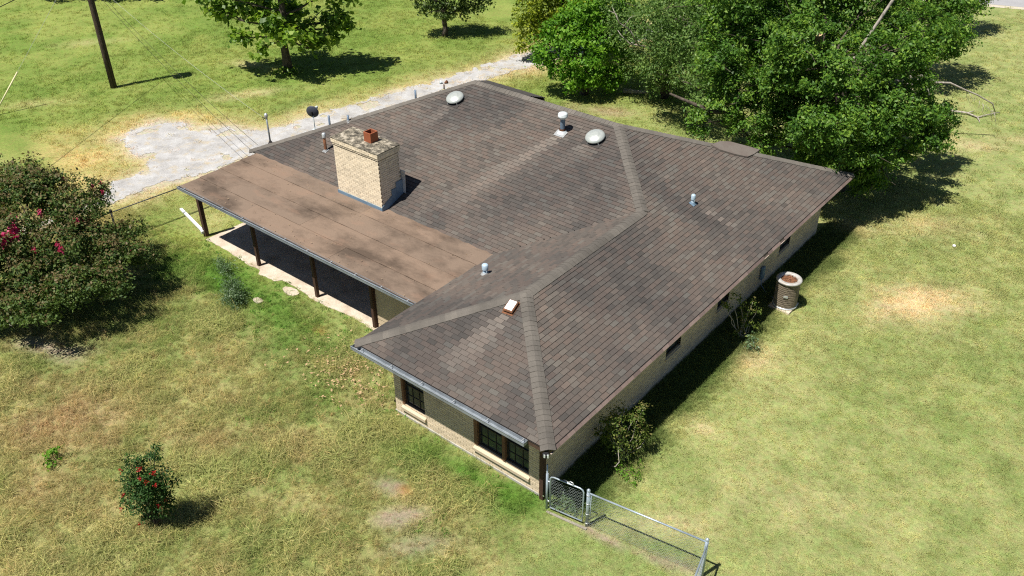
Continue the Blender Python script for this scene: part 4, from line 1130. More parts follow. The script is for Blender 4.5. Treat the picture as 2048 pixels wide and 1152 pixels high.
# gate
g0, g1 = Vector((-.34, .44, -.12)), Vector((.70, .585, -.10))
o = empty('chain_link_gate', 'chain link walk gate between house corner and fence post', 'gate', (0, 0, 0))
dgx = (g1 - g0); dgx.z = 0; dgx.normalize()
a0, a1 = g0 + dgx * .09, g1 - dgx * .03
MB().tube([a0 + Vector((0, 0, .10)), a0 + Vector((0, 0, 1.12)), a0 + dgx * .03 + Vector((0, 0, 1.18)), a0 + dgx * .10 + Vector((0, 0, 1.21)), a1 - dgx * .10 + Vector((0, 0, 1.21)), a1 - dgx * .03 + Vector((0, 0, 1.18)), a1 + Vector((0, 0, 1.12)), a1 + Vector((0, 0, .10)), a0 + Vector((0, 0, .10))], .021, 10).build('frame', M['fence_metal'], o)
chain_mesh(a0, a1, 1.06, o, .10)
MB().tube([g0 + Vector((0, 0, 0)), g0 + Vector((0, 0, 1.25))], .032, 12).build('hinge_post', M['fence_metal'], o)
MB().tube([g0 + Vector((-.07, .09, 0)), g0 + Vector((-.07, .09, 1.45))], .020, 10).build('latch_post', M['fence_metal'], o)
mid = a0.lerp(a1, .62)
MB().tube([mid + Vector((-.22, 0, 1.235)), mid + Vector((-.06, 0, 1.24)), mid + Vector((-.02, 0, 1.30)), mid + Vector((.05, 0, 1.30)), mid + Vector((.09, 0, 1.245)), mid + Vector((.02, 0, 1.235))], .013, 8).build('latch', M['bare_metal'], o)
for z_ in (.3, 1.0):
    MB().tube([g0 + Vector((0, 0, z_)), a0 + Vector((0, 0, z_))], .018, 8).build('hinge', M['bare_metal'], o)
# concrete curb under the gate
cb = MB(); a_, b_ = g0 + Vector((.05, -.05, 0)), Vector((.86, .54, -.1)); s_ = Vector((.01, -.07, 0))
cb.hexa([(p.x, p.y, -.2) for p in (a_ + s_, b_ + s_, b_, a_)] + [(p.x, p.y, z) for p, z in ((a_ + s_, -.10), (b_ + s_, -.07), (b_, -.07), (a_, -.10))])
tag(cb.build('concrete_kerb', worn('dirty_kerb', (.27, .25, .21), (.18, .16, .12), 3, .95), None, .01), 'narrow grey concrete kerb under the chain link gate', 'kerb')
# dark fence at the left
q0, q1, q2 = Vector((-21.3, -2.6, 0)), Vector((-20.98, 0.81, 0)), Vector((-20.55, 5.0, 0))
o = empty('dark_chain_fence', 'dark weathered chain link fence from crape myrtle to patio corner', 'fence', (0, 0, 0))
for q in (q0, q1, q2): MB().tube([q, q + Vector((0, 0, 1.25))], .035, 10).build('post', M['dark_metal'], o)
MB().lathe([(.05, 1.2), (.055, 1.27), (.03, 1.31), (0, 1.315)], 10, q1).build('post_cap', M['black'], o)
for a_, b_ in ((q0, q1), (q1, q2)):
    MB().tube([a_ + Vector((0, 0, 1.19)), b_ + Vector((0, 0, 1.19))], .022, 8).build('top_rail', M['dark_metal'], o)
    w_ = chain_mesh(a_, b_, 1.15, o, .03, .075, .0022); w_.data.materials[0] = M['dark_metal']
# small gate section beside the first patio post
q4, q5 = Vector((-20.2, 4.6, 0)), Vector((-18.9, 5.3, 0))
o = empty('dark_yard_gate', 'dark narrow metal gate under the patio roof end', 'gate', (0, 0, 0))
for q in (q4, q4 + Vector((.14, .08, 0)), q5): MB().tube([q, q + Vector((0, 0, 1.3))], .03, 8).build('post', M['dark_metal'], o)
for z_ in (.15, 1.2): MB().tube([q4 + Vector((.14, .08, z_)), q5 + Vector((0, 0, z_))], .02, 8).build('rail', M['dark_metal'], o)
w_ = chain_mesh(q4 + Vector((.14, .08, 0)), q5, 1.05, o, .15, .075, .0022); w_.data.materials[0] = M['dark_metal']

# ------------------------------------------------------------------ pole and wires
PB = Vector((-35.34, 9.12, 0))
o = empty('utility_pole', 'weathered wooden utility pole standing on the green field', 'utility pole', PB)
MB().tube([(0, 0, -.3), (0, 0, 2), (.02, 0, 5), (.03, .01, 8.5)], [.17, .165, .15, .135], 14).build('shaft', M['bark_pole'], o)
MB().lathe([(.0, 6.75), (.28, 6.75), (.31, 6.83), (.31, 7.75), (.26, 7.82), (0, 7.84)], 18, (.40, .05, 0)).build('transformer', M['galv'], o)
m = MB().box(-.6, .6, -.05, .05, 8.15, 8.25).build('crossarm', M['bark_pole'], o); m.rotation_euler = (0, 0, .7)
MB().tube([(.16, -.05, 0), (.15, -.05, 6.5)], .012, 6).build('ground_wire', M['black'], o)
def span(name, a, b, sag, rad, mat, label, n=26, group=None):
    a, b = Vector(a), Vector(b)
    pts = [a.lerp(b, i / n) - Vector((0, 0, sag * 4 * (i / n) * (1 - i / n))) for i in range(n + 1)]
    return tag(MB().tube(pts, rad, 5).build(name, mat, None), label, 'overhead wire', group)
M['alu'] = worn('aluminium_wire', (.6, .62, .62), (.45, .45, .45), 2, .4, .4)
span('service_wire', PB + Vector((.1, .05, 5.7)), MT + Vector((-.28, .02, -.12)), .25, .0042, M['alu'], 'pale service wire running from the utility pole to the weatherhead')
span('phone_wire', PB + Vector((.1, .0, 5.4)), (-18.95, 5.85, 2.48), 0.3, .008, M['black'], 'left black phone wire from the utility pole to the roof corner', group='phone wires')
span('phone_wire', PB + Vector((.12, .05, 5.55)), (-18.75, 6.1, 2.62), 0.34, .008, M['black'], 'right black phone wire from the utility pole to the roof edge', group='phone wires')
span('secondary_wire', PB + Vector((0, 0, 6.2)), (-22.0, -14.0, 7.2), .5, .018, M['black'], 'thick dark cable crossing the far left corner from the pole')
ga = Vector((-36.56, 3.44, 0)); gb = PB + Vector((0, 0, 6.6))
span('guy_wire', ga, gb, 0.0, .006, M['alu'], 'thin guy wire from ground anchor up to the utility pole')
gd = (gb - ga).normalized()
tag(MB().tube([ga + gd * .15, ga + gd * 2.45], .035, 10).build('guy_guard', worn('yellowed_plastic', (.72, .66, .38), (.6, .58, .45), 2, .5)), 'long pale yellow guy guard leaning beside the pole', 'guy guard')

# ------------------------------------------------------------------ plants
def rnd_dir(n, rng):
    v = rng.normal(size=(n, 3)); return v / np.linalg.norm(v, axis=1)[:, None]
def leaves(lobes, per_m2, size, seed, aspect=.55, clump=.3, upb=.55, hollow=.5, cl_per=9.0, zmin=0.02, droop=0.0):
    """leaf faces gathered in clumps round the lobes of a crown"""
    rng = np.random.default_rng(seed)
    P, Nn, Cl, Tip = [], [], [], []
    ctr0 = np.mean([l[:3] for l in lobes], axis=0)
    for (x, y, z, r) in lobes:
        ncl = max(4, int(cl_per * r * r / (clump * clump) * .12 * 4))
        d = rnd_dir(ncl, rng)
        rad = r * (hollow + (1 - hollow) * rng.random(ncl) ** .6) * (1 + .16 * rng.normal(size=ncl))
        c = np.array([x, y, z]) + d * rad[:, None] * np.array([1, 1, .85])
        nl = max(6, int(per_m2 * 4 * r * r / ncl))
        for i in range(ncl):
            k_ = int(nl * rng.uniform(.5, 1.5))
            s = min(clump, r * .7) * rng.uniform(.6, 1.25)
            q = rng.normal(size=(k_, 3)) * s * np.array([.62, .62, .42])
            P.append(c[i] + q)
            out = (c[i] - np.array([x, y, z])) / (rad[i] + 1e-6)
            Nn.append(np.tile(out * .55 + np.array([0, 0, upb]), (k_, 1)) + rng.normal(size=(k_, 3)) * .55)
            Cl.append(np.full(k_, rng.random())); Tip.append(np.clip(q[:, 2] / (s * .42) * .35 + .5 * out[2] + .35 + .1 * rng.normal(), 0, 1))
    P = np.concatenate(P); Nn = np.concatenate(Nn); Cl = np.concatenate(Cl); Tip = np.concatenate(Tip)
    ok = P[:, 2] > zmin
    P, Nn, Cl, Tip = P[ok], Nn[ok], Cl[ok], Tip[ok]
    Nn /= np.linalg.norm(Nn, axis=1)[:, None]
    a = rng.normal(size=P.shape); a[:, 2] -= droop
    a -= Nn * np.sum(a * Nn, 1)[:, None]; a /= np.linalg.norm(a, axis=1)[:, None]
    b = np.cross(Nn, a)
    L_ = size * rng.uniform(.55, 1.55, len(P))[:, None]
    w_ = L_ * aspect * .5
    V = np.stack([P - a * L_ * .5, P + b * w_ - a * L_ * .05 + Nn * L_ * .08, P + a * L_ * .5, P - b * w_ - a * L_ * .05 + Nn * L_ * .08], 1).reshape(-1, 3)
    F = np.arange(len(V)).reshape(-1, 4)
    return V, F, np.repeat(Cl, 4), np.repeat(Tip, 4)
def crown(name, lobes, mat, parent, origin, **kw):
    V, F, C, T = leaves(lobes, **kw)
    V = V - np.array(origin)
    me = np_mesh(name, V, F, mat)
    for nm, arr in (('clump', C), ('tipness', T)):
        at = me.attributes.new(nm, 'FLOAT', 'POINT'); at.data.foreach_set('value', arr.astype(np.float32))
    return link(bpy.data.objects.new(name, me), parent)
def bent(a, b, n, amp, rng):
    a, b = Vector(a), Vector(b); pts = []
    for i in range(n + 1):
        t = i / n; p = a.lerp(b, t)
        if 0 < i < n: p += Vector((rng.gauss(0, amp), rng.gauss(0, amp), rng.gauss(0, amp * .6)))
        pts.append(p)
    return pts
def trunk(parent, base, top, r0, r1, seed, limbs, mat, origin, forks=None, lr=.4):
    rng = random.Random(seed)
    m = MB(); o_ = Vector(origin)
    base, top = Vector(base), Vector(top)
    pts = bent(base - Vector((0, 0, .15)), top, 6, r0 * .35, rng)
    rad = [r0 * 1.25] + [r0 + (r1 - r0) * i / 6 for i in range(1, 7)]
    m.tube([p - o_ for p in pts], rad, 12)
    br = MB()
    for l in limbs:
        e = Vector(l[:3]); h = min(max(e.z - (e - top).length * .25, base.z + (top.z - base.z) * .3), top.z)
        t = (h - base.z) / max(.01, top.z - base.z); i0 = min(5, max(0, int(t * 6))); s = pts[i0].lerp(pts[i0 + 1], t * 6 - i0 if t < 1 else 1)
        r_ = max(.02, rad[i0] * lr)
        bp = bent(s, e, 4, .12 * (e - s).length * .5, rng)
        br.tube([p - o_ for p in bp], [r_, r_ * .8, r_ * .6, r_ * .42, r_ * .22], 7)
        for _ in range(3):
            q = bp[rng.choice((2, 3, 4))]; e2 = e + Vector((rng.gauss(0, 1), rng.gauss(0, 1), rng.gauss(0, .7))) * l[3] * .7
            br.tube([p - o_ for p in bent(q, e2, 3, .05, rng)], [r_ * .35, r_ * .28, r_ * .18, r_ * .08], 5)
    m.build('trunk', mat, parent)
    if limbs: br.build('limbs', mat, parent)
def tree(name, label, cat, base, top, r0, r1, lobes, leaf, seed, group=None, bark='bark', limbs=True, lr=.4, **kw):
    o = empty(name, label, cat, base, group=group)
    trunk(o, base, top, r0, r1, seed, lobes if limbs else [], M[bark], base, lr=lr)
    crown('crown', lobes, M[leaf], o, base, seed=seed, **kw)
    return o
T1 = [(-32.22, 14.22, 3.39, .75), (-31.19, 14.42, 2.1, .6), (-30.14, 14.64, 1.6, .45), (-31.42, 15.53, 3.49, .9), (-29.47, 15.32, 2.87, .8), (-29.74, 17.3, 2.58, .9), (-28.06, 17.65, 2.03, .75), (-28.13, 18.37, 2.89, .7), (-28.51, 16.76, 1.5, .45), (-29.66, 16.34, 4.88, 1.3), (-31.19, 15.07, 5.15, 1.1), (-28.09, 17.63, 4.87, 1.2), (-29.62, 16.36, 6.83, 1.3), (-28.39, 16.73, 1.94, .5), (-32.47, 14.01, 4.41, .8), (-27.54, 18.73, 4.21, .7), (-31.08, 17.11, 2.91, 1.1), (-28.26, 15.42, 2.57, .6), (-27.3, 18.4, 2.6, .5)]
tree('shade_tree', 'open light green shade tree on the field left of the drive', 'tree', (-29.87, 16.16, 0), (-29.75, 16.3, 6.5), .24, .08, T1, 'leaf_maple', 11, per_m2=135, size=.27, aspect=.75, clump=.32, hollow=.45, droop=.5)
SH = [(-30.0, 15.85, .2, .35), (-29.55, 15.95, .15, .3), (-29.7, 16.4, .12, .3)]
o = empty('ground_suckers', 'low leafy suckers sprouting round the shade tree foot', 'plant', (-29.8, 16.0, 0)); crown('foliage', SH, M['leaf_maple'], o, (-29.8, 16.0, 0), per_m2=110, size=.16, seed=12, clump=.16)
T2 = [(-28.13, 25.1, 1.84, .6), (-26.9, 25.46, 1.69, .7), (-26.37, 26.81, 1.7, .7), (-25.56, 27.22, 2.0, .5), (-28.55, 24.75, 2.42, .6), (-27.26, 26.34, 2.57, 1.1), (-25.87, 26.96, 2.95, .9), (-27.15, 25.9, 4.08, 1.0), (-28.08, 26.3, 1.72, .7), (-27.6, 25.6, 3.1, 1.0), (-26.3, 26.0, 3.3, .9)]
tree('small_oak', 'small round dark green oak beyond the drive in the far field', 'tree', (-27.35, 25.74, 0), (-27.3, 25.9, 3.2), .17, .07, T2, 'leaf_small', 21, per_m2=330, size=.14, aspect=.6, clump=.28)
TG = [(-16.9, 22.28, 2.47, .9), (-16.64, 23.14, 3.17, 1.0), (-15.41, 22.73, 2.3, 1.1), (-15.03, 24.07, 2.76, 1.0), (-14.43, 24.83, 1.67, .8), (-14.89, 22.9, 1.35, .8), (-16.38, 22.44, 1.53, .7), (-14.47, 24.28, 1.04, .6), (-15.93, 24.24, 3.28, 1.0), (-14.83, 25.28, 2.99, .9), (-15.56, 22.61, .9, .6), (-17.36, 22.29, 1.74, .5), (-14.57, 23.81, .7, .5), (-16.2, 24.2, 4.1, 1.0), (-15.1, 25.0, 4.2, 1.0), (-16.6, 23.4, 3.6, .8)]
tree('bright_bushy_tree', 'dense bright green bushy tree beside the drive behind the roof ridge', 'tree', (-15.6, 23.5, 0), (-15.6, 23.6, 2.8), .2, .1, TG, 'leaf_bright', 31, per_m2=430, size=.135, aspect=.7, clump=.26, cl_per=7.0)
TY = [(-20.96, 25.62, 2.62, .8), (-20.73, 25.55, 1.6, .7), (-20.58, 26.46, 1.81, .9), (-20.27, 26.71, 2.89, 1.0), (-19.88, 27.55, 2.36, 1.1), (-21.04, 25.29, .91, .4), (-20.8, 26.27, 3.83, 1.2), (-19.6, 28.04, 3.51, 1.4), (-19.29, 29.08, 2.38, 1.0), (-18.2, 27.2, 2.2, 1.2), (-17.6, 28.2, 3.4, 1.4)]
tree('yellowing_tree', 'yellow green tree overhanging the drive behind the bright bushy one', 'tree', (-19.6, 27.4, 0), (-19.7, 27.2, 3.2), .2, .1, TY, 'leaf_yellow', 41, per_m2=330, size=.14, aspect=.7, clump=.27)
TE = [(-13.4, 23.93, 3.62, 1.1), (-12.97, 24.93, 4.17, 1.3), (-11.9, 25.17, 3.12, 1.3), (-12.29, 24.07, 2.6, 1.0), (-11.72, 26.1, 3.88, 1.4), (-11.37, 24.96, 1.81, 1.0), (-10.92, 25.98, 2.37, 1.1), (-13.34, 24.5, 1.75, .8), (-12.74, 25.78, 4.96, 1.5), (-14.19, 24.58, 4.62, 1.2), (-11.41, 26.87, 4.47, 1.4), (-12.22, 24.64, 1.08, .7), (-10.88, 25.23, .96, .6), (-9.9, 26.3, 3.6, 1.2), (-9.3, 26.4, 2.2, 1.0), (-11.44, 22.6, 4.5, 1.1), (-10.09, 22.2, 4.0, 1.1), (-9.09, 22.2, 4.8, 1.2), (-7.6, 21.0, 4.2, 1.0), (-9.06, 21.7, 3.2, .9), (-10.96, 22.4, 2.8, .8), (-7.35, 20.3, 3.2, .8), (-7.44, 21.6, 5.5, 1.2), (-10.25, 22.1, 5.5, 1.3), (-8.35, 22.2, 6.2, 1.3)]
te = tree('elm_tree', 'hazy grey green elm with bleached dead branches, behind the roof ridge', 'tree', (-12.2, 25.6, 0), (-12.2, 25.6, 3.8), .22, .1, TE, 'leaf_grey', 51, per_m2=330, size=.115, aspect=.5, clump=.30, hollow=.45)
def db(parent, pts, r, name='dead_branch', org=(0, 0, 0), mat='pale_bark'):
    o_ = Vector(org); n = len(pts)
    return MB().tube([Vector(p) - o_ for p in pts], [r * (1 - .75 * i / (n - 1)) for i in range(n)], 7).build(name, M[mat], parent)
eo = (-12.2, 25.6, 0)
db(te, [(-12.3, 24.2, 2.9), (-12.46, 23.25, 3.25), (-12.73, 22.93, 3.35), (-13.05, 22.65, 3.75), (-13.2, 22.54, 4.0)], .05, org=eo)
db(te, [(-12.46, 23.25, 3.25), (-12.8, 22.95, 4.0), (-13.17, 22.56, 4.36), (-13.43, 22.35, 5.05)], .045, org=eo)
db(te, [(-13.17, 22.56, 4.36), (-13.32, 22.5, 4.75), (-13.6, 22.3, 4.9)], .03, org=eo)
db(te, [(-13.0, 22.7, 4.15), (-12.75, 22.8, 4.6), (-12.5, 22.9, 4.75)], .025, org=eo)
TB = [(-1.07, 17.92, 4.2, 0.9), (-0.43, 18.97, 4.4, 0.9), (-0.09, 20.39, 4.6, 0.9), (-0.52, 18.43, 3.2, 0.75), (-0.0, 19.37, 3.4, 0.8), (0.52, 20.34, 3.6, 0.8), (1.0, 21.87, 3.2, 0.75), (1.53, 22.26, 2.8, 0.6), (-1.2, 18.4, 3.0, 0.6), (-0.1, 19.46, 2.3, 0.6), (0.31, 20.36, 2.0, 0.55), (0.37, 20.21, 2.8, 0.6), (-0.5, 19.2, 2.0, 0.5), (0.18, 20.66, 1.2, 0.45), (-0.31, 20.5, 1.0, 0.4), (-1.78, 18.0, 3.9, 0.8), (0.88, 21.69, 2.4, 0.55), (0.45, 20.53, 4.4, 0.8), (1.29, 23.29, 3.2, 0.6), (0.99, 21.88, 4.0, 0.7), (-0.17, 20.91, 6.3, .9), (-0.04, 23.13, 6.5, 1.0), (0.27, 21.8, 5.4, 0.8), (0.34, 24.62, 6.0, 0.8), (-1.26, 19.3, 5.9, 1.0), (-2.07, 18.9, 5.6, 1.0), (-3.63, 18.9, 5.4, 1.0), (-3.11, 18.99, 6.6, 1.1), (-6.32, 18.88, 5.16, 1.0), (-5.33, 19.3, 4.25, 1.0), (-5.76, 18.69, 3.4, .75), (-6.22, 18.05, 2.86, .5), (-4.73, 19.28, 3.16, .8), (-4.77, 20.41, 5.27, 1.1), (-3.98, 20.03, 4.15, 1.0), (-6.19, 20.02, 6.07, 1.2), (-5.26, 21.04, 6.38, 1.2), (-3.93, 21.75, 5.28, 1.1), (-3.49, 20.82, 4.02, 1.0), (-3.7, 19.87, 2.92, .85), (-2.79, 20.36, 2.47, .8), (-2.12, 20.91, 3.09, .9), (-2.5, 19.4, 3.4, .9), (-2.11, 20.53, 1.74, .7), (-1.43, 22.01, 3.43, .9), (-2.51, 22.15, 4.47, 1.0), (-2.32, 23.34, 5.19, 1.1), (-1.25, 23.97, 3.8, .9), (.33, 25.27, 2.6, .8), (.77, 26.02, 1.8, .6), (-4.63, 22.21, 6.81, 1.3), (-3.4, 23.49, 6.14, 1.3), (-2.2, 24.87, 5.62, 1.2), (-1.21, 25.81, 5.16, .9), (-6.21, 20.91, 7.41, 1.5), (-4.68, 22.82, 7.82, 1.6), (-3.0, 24.85, 7.47, 1.5), (-6.67, 19.88, 6.98, 1.2), (-4.12, 19.27, 2.05, .5), (-.7, 22.6, 2.6, 1.0), (-3.0, 22.6, 3.2, 1.2), (-4.6, 21.4, 3.4, 1.1)]
tb = tree('large_hackberry', 'largest dark glossy tree, with sawn-off limbs, hanging over the far roof corner', 'tree', (-1.5, 21.8, 0), (-2.6, 21.6, 5.2), .42, .24, TB, 'leaf_oak', 61, lr=.2, per_m2=780, size=.125, aspect=.5, clump=.26, hollow=.58, cl_per=5.4)
bo = (-1.5, 21.8, 0)
def limb(p, q, r, name, mat='bark'):
    p, q = Vector(p) - Vector(bo), Vector(q) - Vector(bo); 
    l_ = MB().tube([p, p.lerp(q, .5), q], [r * 1.08, r, r * .97], 14, False).build(name, M[mat], tb)
    d = (q - p).normalized(); m = MB(); a = d.orthogonal().normalized(); b = d.cross(a)
    n = 14; m.add([q + d * .01 + (a * math.cos(6.283 * i / n) + b * math.sin(6.283 * i / n)) * r * .98 for i in range(n)], [tuple(range(n))]); m.build('cut_face', M['cut_wood'], l_)
limb((-2.5, 20.2, 4.8), (-2.42, 18.85, 6.98), .13, 'cut_limb')
limb((-1.5, 21.3, 5.0), (-.45, 21.8, 5.75), .17, 'cut_limb')
limb((-2.13, 22.2, 5.2), (-.95, 23.2, 8.6), .06, 'limb', 'pale_bark')
db(tb, [(-5.2, 19.3, 3.2), (-6.06, 18.44, 3.25), (-6.7, 17.95, 3.6), (-7.33, 17.39, 4.0)], .15, 'limb', bo, 'bark')
TM = [(-4.2, 34.0, 4.0, 1.2), (-3.0, 35.0, 4.6, 1.3), (-1.9, 35.6, 4.0, 1.0), (-3.2, 33.4, 2.6, 1.0), (-2.2, 34.2, 2.4, .9), (-1.6, 35.1, 2.6, .7), (-4.6, 33.2, 3.0, 1.0), (-3.6, 35.4, 5.9, 1.3), (-2.3, 36.2, 5.6, 1.1), (-1.4, 36.3, 4.6, .8), (-4.0, 34.4, 1.8, .8)]
tree('middle_tree', 'shaded dark green tree between the large hackberry and the far road', 'tree', (-3.4, 34.6, 0), (-3.3, 34.7, 4.2), .26, .12, TM, 'leaf_oak', 71, per_m2=400, size=.14, aspect=.5, clump=.3)
TR = [(-6.7, 40.66, 2.2, 1.0), (-5.53, 41.63, 1.8, 1.0), (-4.59, 42.92, 1.9, .9), (-3.6, 44.0, 1.9, .7), (-3.27, 44.4, 2.2, .6), (-4.6, 43.69, 2.9, 1.2), (-6.41, 42.2, 3.2, 1.3), (-3.34, 44.73, 3.1, .9), (-5.2, 43.2, 4.4, 1.3), (-4.2, 44.6, 4.6, 1.2), (-3.1, 45.3, 4.0, .8)]
tree('roadside_tree', 'olive green tree nearest the road, casting shade on the lawn', 'tree', (-4.9, 43.4, 0), (-4.8, 43.4, 3.2), .24, .1, TR, 'leaf_small', 81, per_m2=380, size=.14, aspect=.6, clump=.3)
# more trees behind the top edge of the frame, far field
for i, (x_, y_, r_, lab) in enumerate(((-53.0, 15.4, 1.7, 'dark field tree throwing shade by the upper left corner'), (-50.0, 17.9, 1.8, 'dark field tree throwing shade behind the utility pole'))):
    lb = [(x_ + dx * r_, y_ + dy * r_, 3.4 + dz * r_, r_ * s_) for dx, dy, dz, s_ in ((0, 0, .8, .9), (.8, .3, .1, .7), (-.8, -.2, .2, .7), (.2, .9, .2, .7), (-.1, -.8, .3, .6), (.9, .8, .3, .6), (-.8, .7, .3, .6))]
    tree('field_tree', lab, 'tree', (x_, y_, 0), (x_, y_, 4), .2, .08, lb, 'leaf_small', 90 + i, group='trees beyond the field', per_m2=160, size=.2, aspect=.6, clump=.3)
# trees hiding the sky line far behind the frame
for i, (x_, y_, s_, lf, lab) in enumerate(((-8.0, 31.0, 1.0, 'leaf_bright', 'tall light green tree showing between the elm and the hackberry'), (-12.5, 31.5, 1.0, 'leaf_bright', 'tall leafy tree filling the gap behind the grey green elm'))):
    lb = [(x_ + dx, y_ + dy, z_, r_ * s_) for dx, dy, z_, r_ in ((0, 0, 4.8, 2.0), (1.6, .3, 3.6, 1.6), (-1.6, -.3, 3.6, 1.6), (.2, 1.5, 3.8, 1.6), (.4, -1.4, 2.8, 1.4), (-1.3, -1.2, 2.2, 1.3), (1.8, -.8, 2.1, 1.2), (0, 0, 6.8, 1.6))]
    tree('background_tree', lab, 'tree', (x_, y_, 0), (x_, y_, 4.5), .24, .1, lb, lf, 95 + i, group='trees behind the elm', per_m2=210, size=.18, aspect=.6, clump=.3)
# dead branches on the right of the hackberry
o = empty('dead_limb', 'bare grey broken limb arching out of the hackberry over the lawn', 'dead limb', (-1.2, 27.0, 0))
do = (-1.2, 27.0, 0)
db(o, [(-1.9, 26.6, 1.9), (-1.65, 27.55, 2.6), (-1.5, 27.68, 2.88), (-1.19, 27.93, 3.06), (-.79, 28.26, 2.96), (-.45, 28.54, 2.7), (.02, 28.93, 2.68), (.6, 29.41, 2.35), (1.07, 29.8, 2.11), (1.68, 30.3, 1.7), (1.86, 30.45, 1.28)], .085, 'main_limb', do)
for pts in ([(-1.86, 27.38, 2.84), (-1.14, 27.97, 2.6), (-.58, 28.43, 2.13), (-.31, 28.66, 1.5)], [(-1.5, 27.6, 2.8), (-1.0, 27.8, 2.3), (-.7, 27.7, 1.5)], [(-1.19, 27.93, 3.0), (-.6, 28.0, 2.4), (-.3, 28.1, 1.6)], [(-1.9, 27.0, 2.4), (-1.3, 27.3, 1.9), (-.9, 27.3, 1.1)], [(-.9, 28.2, 2.9), (-.5, 28.25, 2.2), (-.5, 28.2, 1.4)]):
    db(o, pts, .035, 'twig', do)
rr = random.Random(5)
for i in range(12):
    t = rr.random(); p = Vector((.6, 29.41, 2.35)).lerp(Vector((1.86, 30.45, 1.28)), t)
    db(o, [p, p + Vector((rr.gauss(.05, .1), rr.gauss(0, .1), -.25)), p + Vector((rr.gauss(.1, .15), rr.gauss(0, .15), -.6))], .010, 'twig', do)
o = empty('fallen_branch', 'pale forked fallen branch lying on the lawn', 'fallen branch', (.4, 32.7, 0))
db(o, [(-.9, 32.4, .25), (-.26, 32.45, .12), (.3, 32.7, .10), (.82, 32.55, .06), (1.05, 33.0, .08), (1.5, 33.75, .1)], .07, 'main_limb', (.4, 32.7, 0))
db(o, [(.82, 32.55, .06), (1.0, 32.25, .04), (1.05, 32.05, .03)], .04, 'twig', (.4, 32.7, 0))
db(o, [(.3, 32.7, .10), (.45, 33.0, .12), (.5, 33.2, .1)], .03, 'twig', (.4, 32.7, 0))
o = empty('cut_log', 'pale grey log on the shaded grass under the elm', 'log', (-13.4, 25.2, 0))
db(o, [(-14.1, 24.8, .14), (-13.4, 25.1, .15), (-12.6, 25.6, .16)], .15, 'log_body', (-13.4, 25.2, 0))
# crape myrtle
TMY = [(-20.26, -2.37, 3.4, 1.0), (-19.97, -1.75, 3.7, .8), (-19.55, -1.34, 3.2, .95), (-18.79, -1.34, 2.8, .8), (-19.43, -.28, 2.7, .5), (-19.63, .01, 3.0, .35), (-19.0, -3.4, 2.9, 1.0), (-18.0, -2.55, 2.5, .95), (-17.94, -1.46, 2.2, .8), (-18.05, -.48, 1.9, .6), (-18.46, .29, 1.7, .4), (-17.99, -3.83, 2.1, .9), (-17.37, -2.93, 1.8, .8), (-17.38, -1.77, 1.6, .6), (-17.47, -.84, 1.5, .45), (-17.67, -4.41, 1.5, .6), (-17.55, -4.81, 1.2, .5), (-20.45, -3.96, 3.0, 1.3), (-19.22, -5.17, 2.0, 1.2), (-21.7, -2.87, 3.6, 1.1), (-17.35, -3.42, 1.3, .4), (-20.56, -1.83, 4.1, .45), (-16.3, -3.0, 1.9, .7), (-16.5, -4.2, 1.7, .7), (-16.2, -2.0, 1.6, .65), (-16.9, -.4, 1.5, .5), (-17.0, -1.2, 2.0, .6), (-18.6, -4.6, 2.6, .9)]
my = empty('crape_myrtle', 'large spreading crape myrtle with pink flower heads by the fence', 'tree', (-19.2, -2.8, 0))
rng_ = random.Random(3)
stem = MB()
for l in TMY:
    b0 = Vector((rng_.gauss(0, .22), rng_.gauss(0, .22), 0)); e = Vector(l[:3]) - Vector((-19.2, -2.8, 0))
    stem.tube(bent(b0, e, 5, .12, rng_), [.07, .06, .05, .04, .028, .012], 7)
stem.build('trunk', M['bark'], my)
crown('crown', TMY, M['leaf_myrtle'], my, (-19.2, -2.8, 0), per_m2=1000, size=.09, seed=101, aspect=.6, clump=.2, hollow=.5, upb=.4)
db(my, [(-17.6, -4.6, 1.3), (-17.2, -4.75, 1.15), (-16.95, -4.7, 1.2), (-16.75, -4.6, 1.3)], .018, 'dead_twig', (-19.2, -2.8, 0))
db(my, [(-17.2, -4.75, 1.15), (-17.0, -4.95, 1.15), (-16.8, -4.95, 1.2)], .014, 'dead_twig', (-19.2, -2.8, 0))
def blossom(pos, r, mat, parent, seed, n=60, origin=(0, 0, 0), name='flower_head'):
    rng = np.random.default_rng(seed)
    q = rng.normal(size=(n, 3)) * r * np.array([.42, .42, .6])
    P = np.array(pos) - np.array(origin) + q
    N_ = rnd_dir(n, rng); a = rnd_dir(n, rng); a -= N_ * np.sum(a * N_, 1)[:, None]; a /= np.linalg.norm(a, axis=1)[:, None]; b = np.cross(N_, a); s = r * .3
    V = np.stack([P - a * s, P - b * s, P + a * s, P + b * s], 1).reshape(-1, 3)
    return link(bpy.data.objects.new(name, np_mesh(name, V, np.arange(len(V)).reshape(-1, 4), mat)), parent)
for i, (x_, y_, z_, r_) in enumerate(((-18.32, -3.51, 3.2, .2), (-18.72, -3.23, 3.2, .17), (-18.3, -3.88, 3.2, .22), (-19.06, -3.11, 3.3, .14), (-17.68, -3.31, 2.8, .12), (-19.63, -1.02, 3.7, .14), (-19.47, -.21, 3.2, .12), (-19.64, .14, 3.1, .15), (-19.15, -.08, 3.0, .12), (-18.0, -1.68, 3.0, .14), (-18.27, -1.12, 2.6, .14), (-17.21, -2.76, 2.9, .14), (-17.02, -2.78, 2.8, .15), (-18.48, -2.49, 3.5, .14), (-17.16, -.6, 1.7, .1), (-20.02, -1.71, 4.0, .12), (-18.27, -1.36, 2.8, .12), (-18.5, -3.4, 3.25, .16), (-18.4, -3.65, 3.2, .16))):
    blossom((x_, y_, z_), r_ * (.85 if i in (0, 1, 2, 3, 17, 18) else .6), M['petal_pink'], my, 300 + i, 70, (-19.2, -2.8, 0))
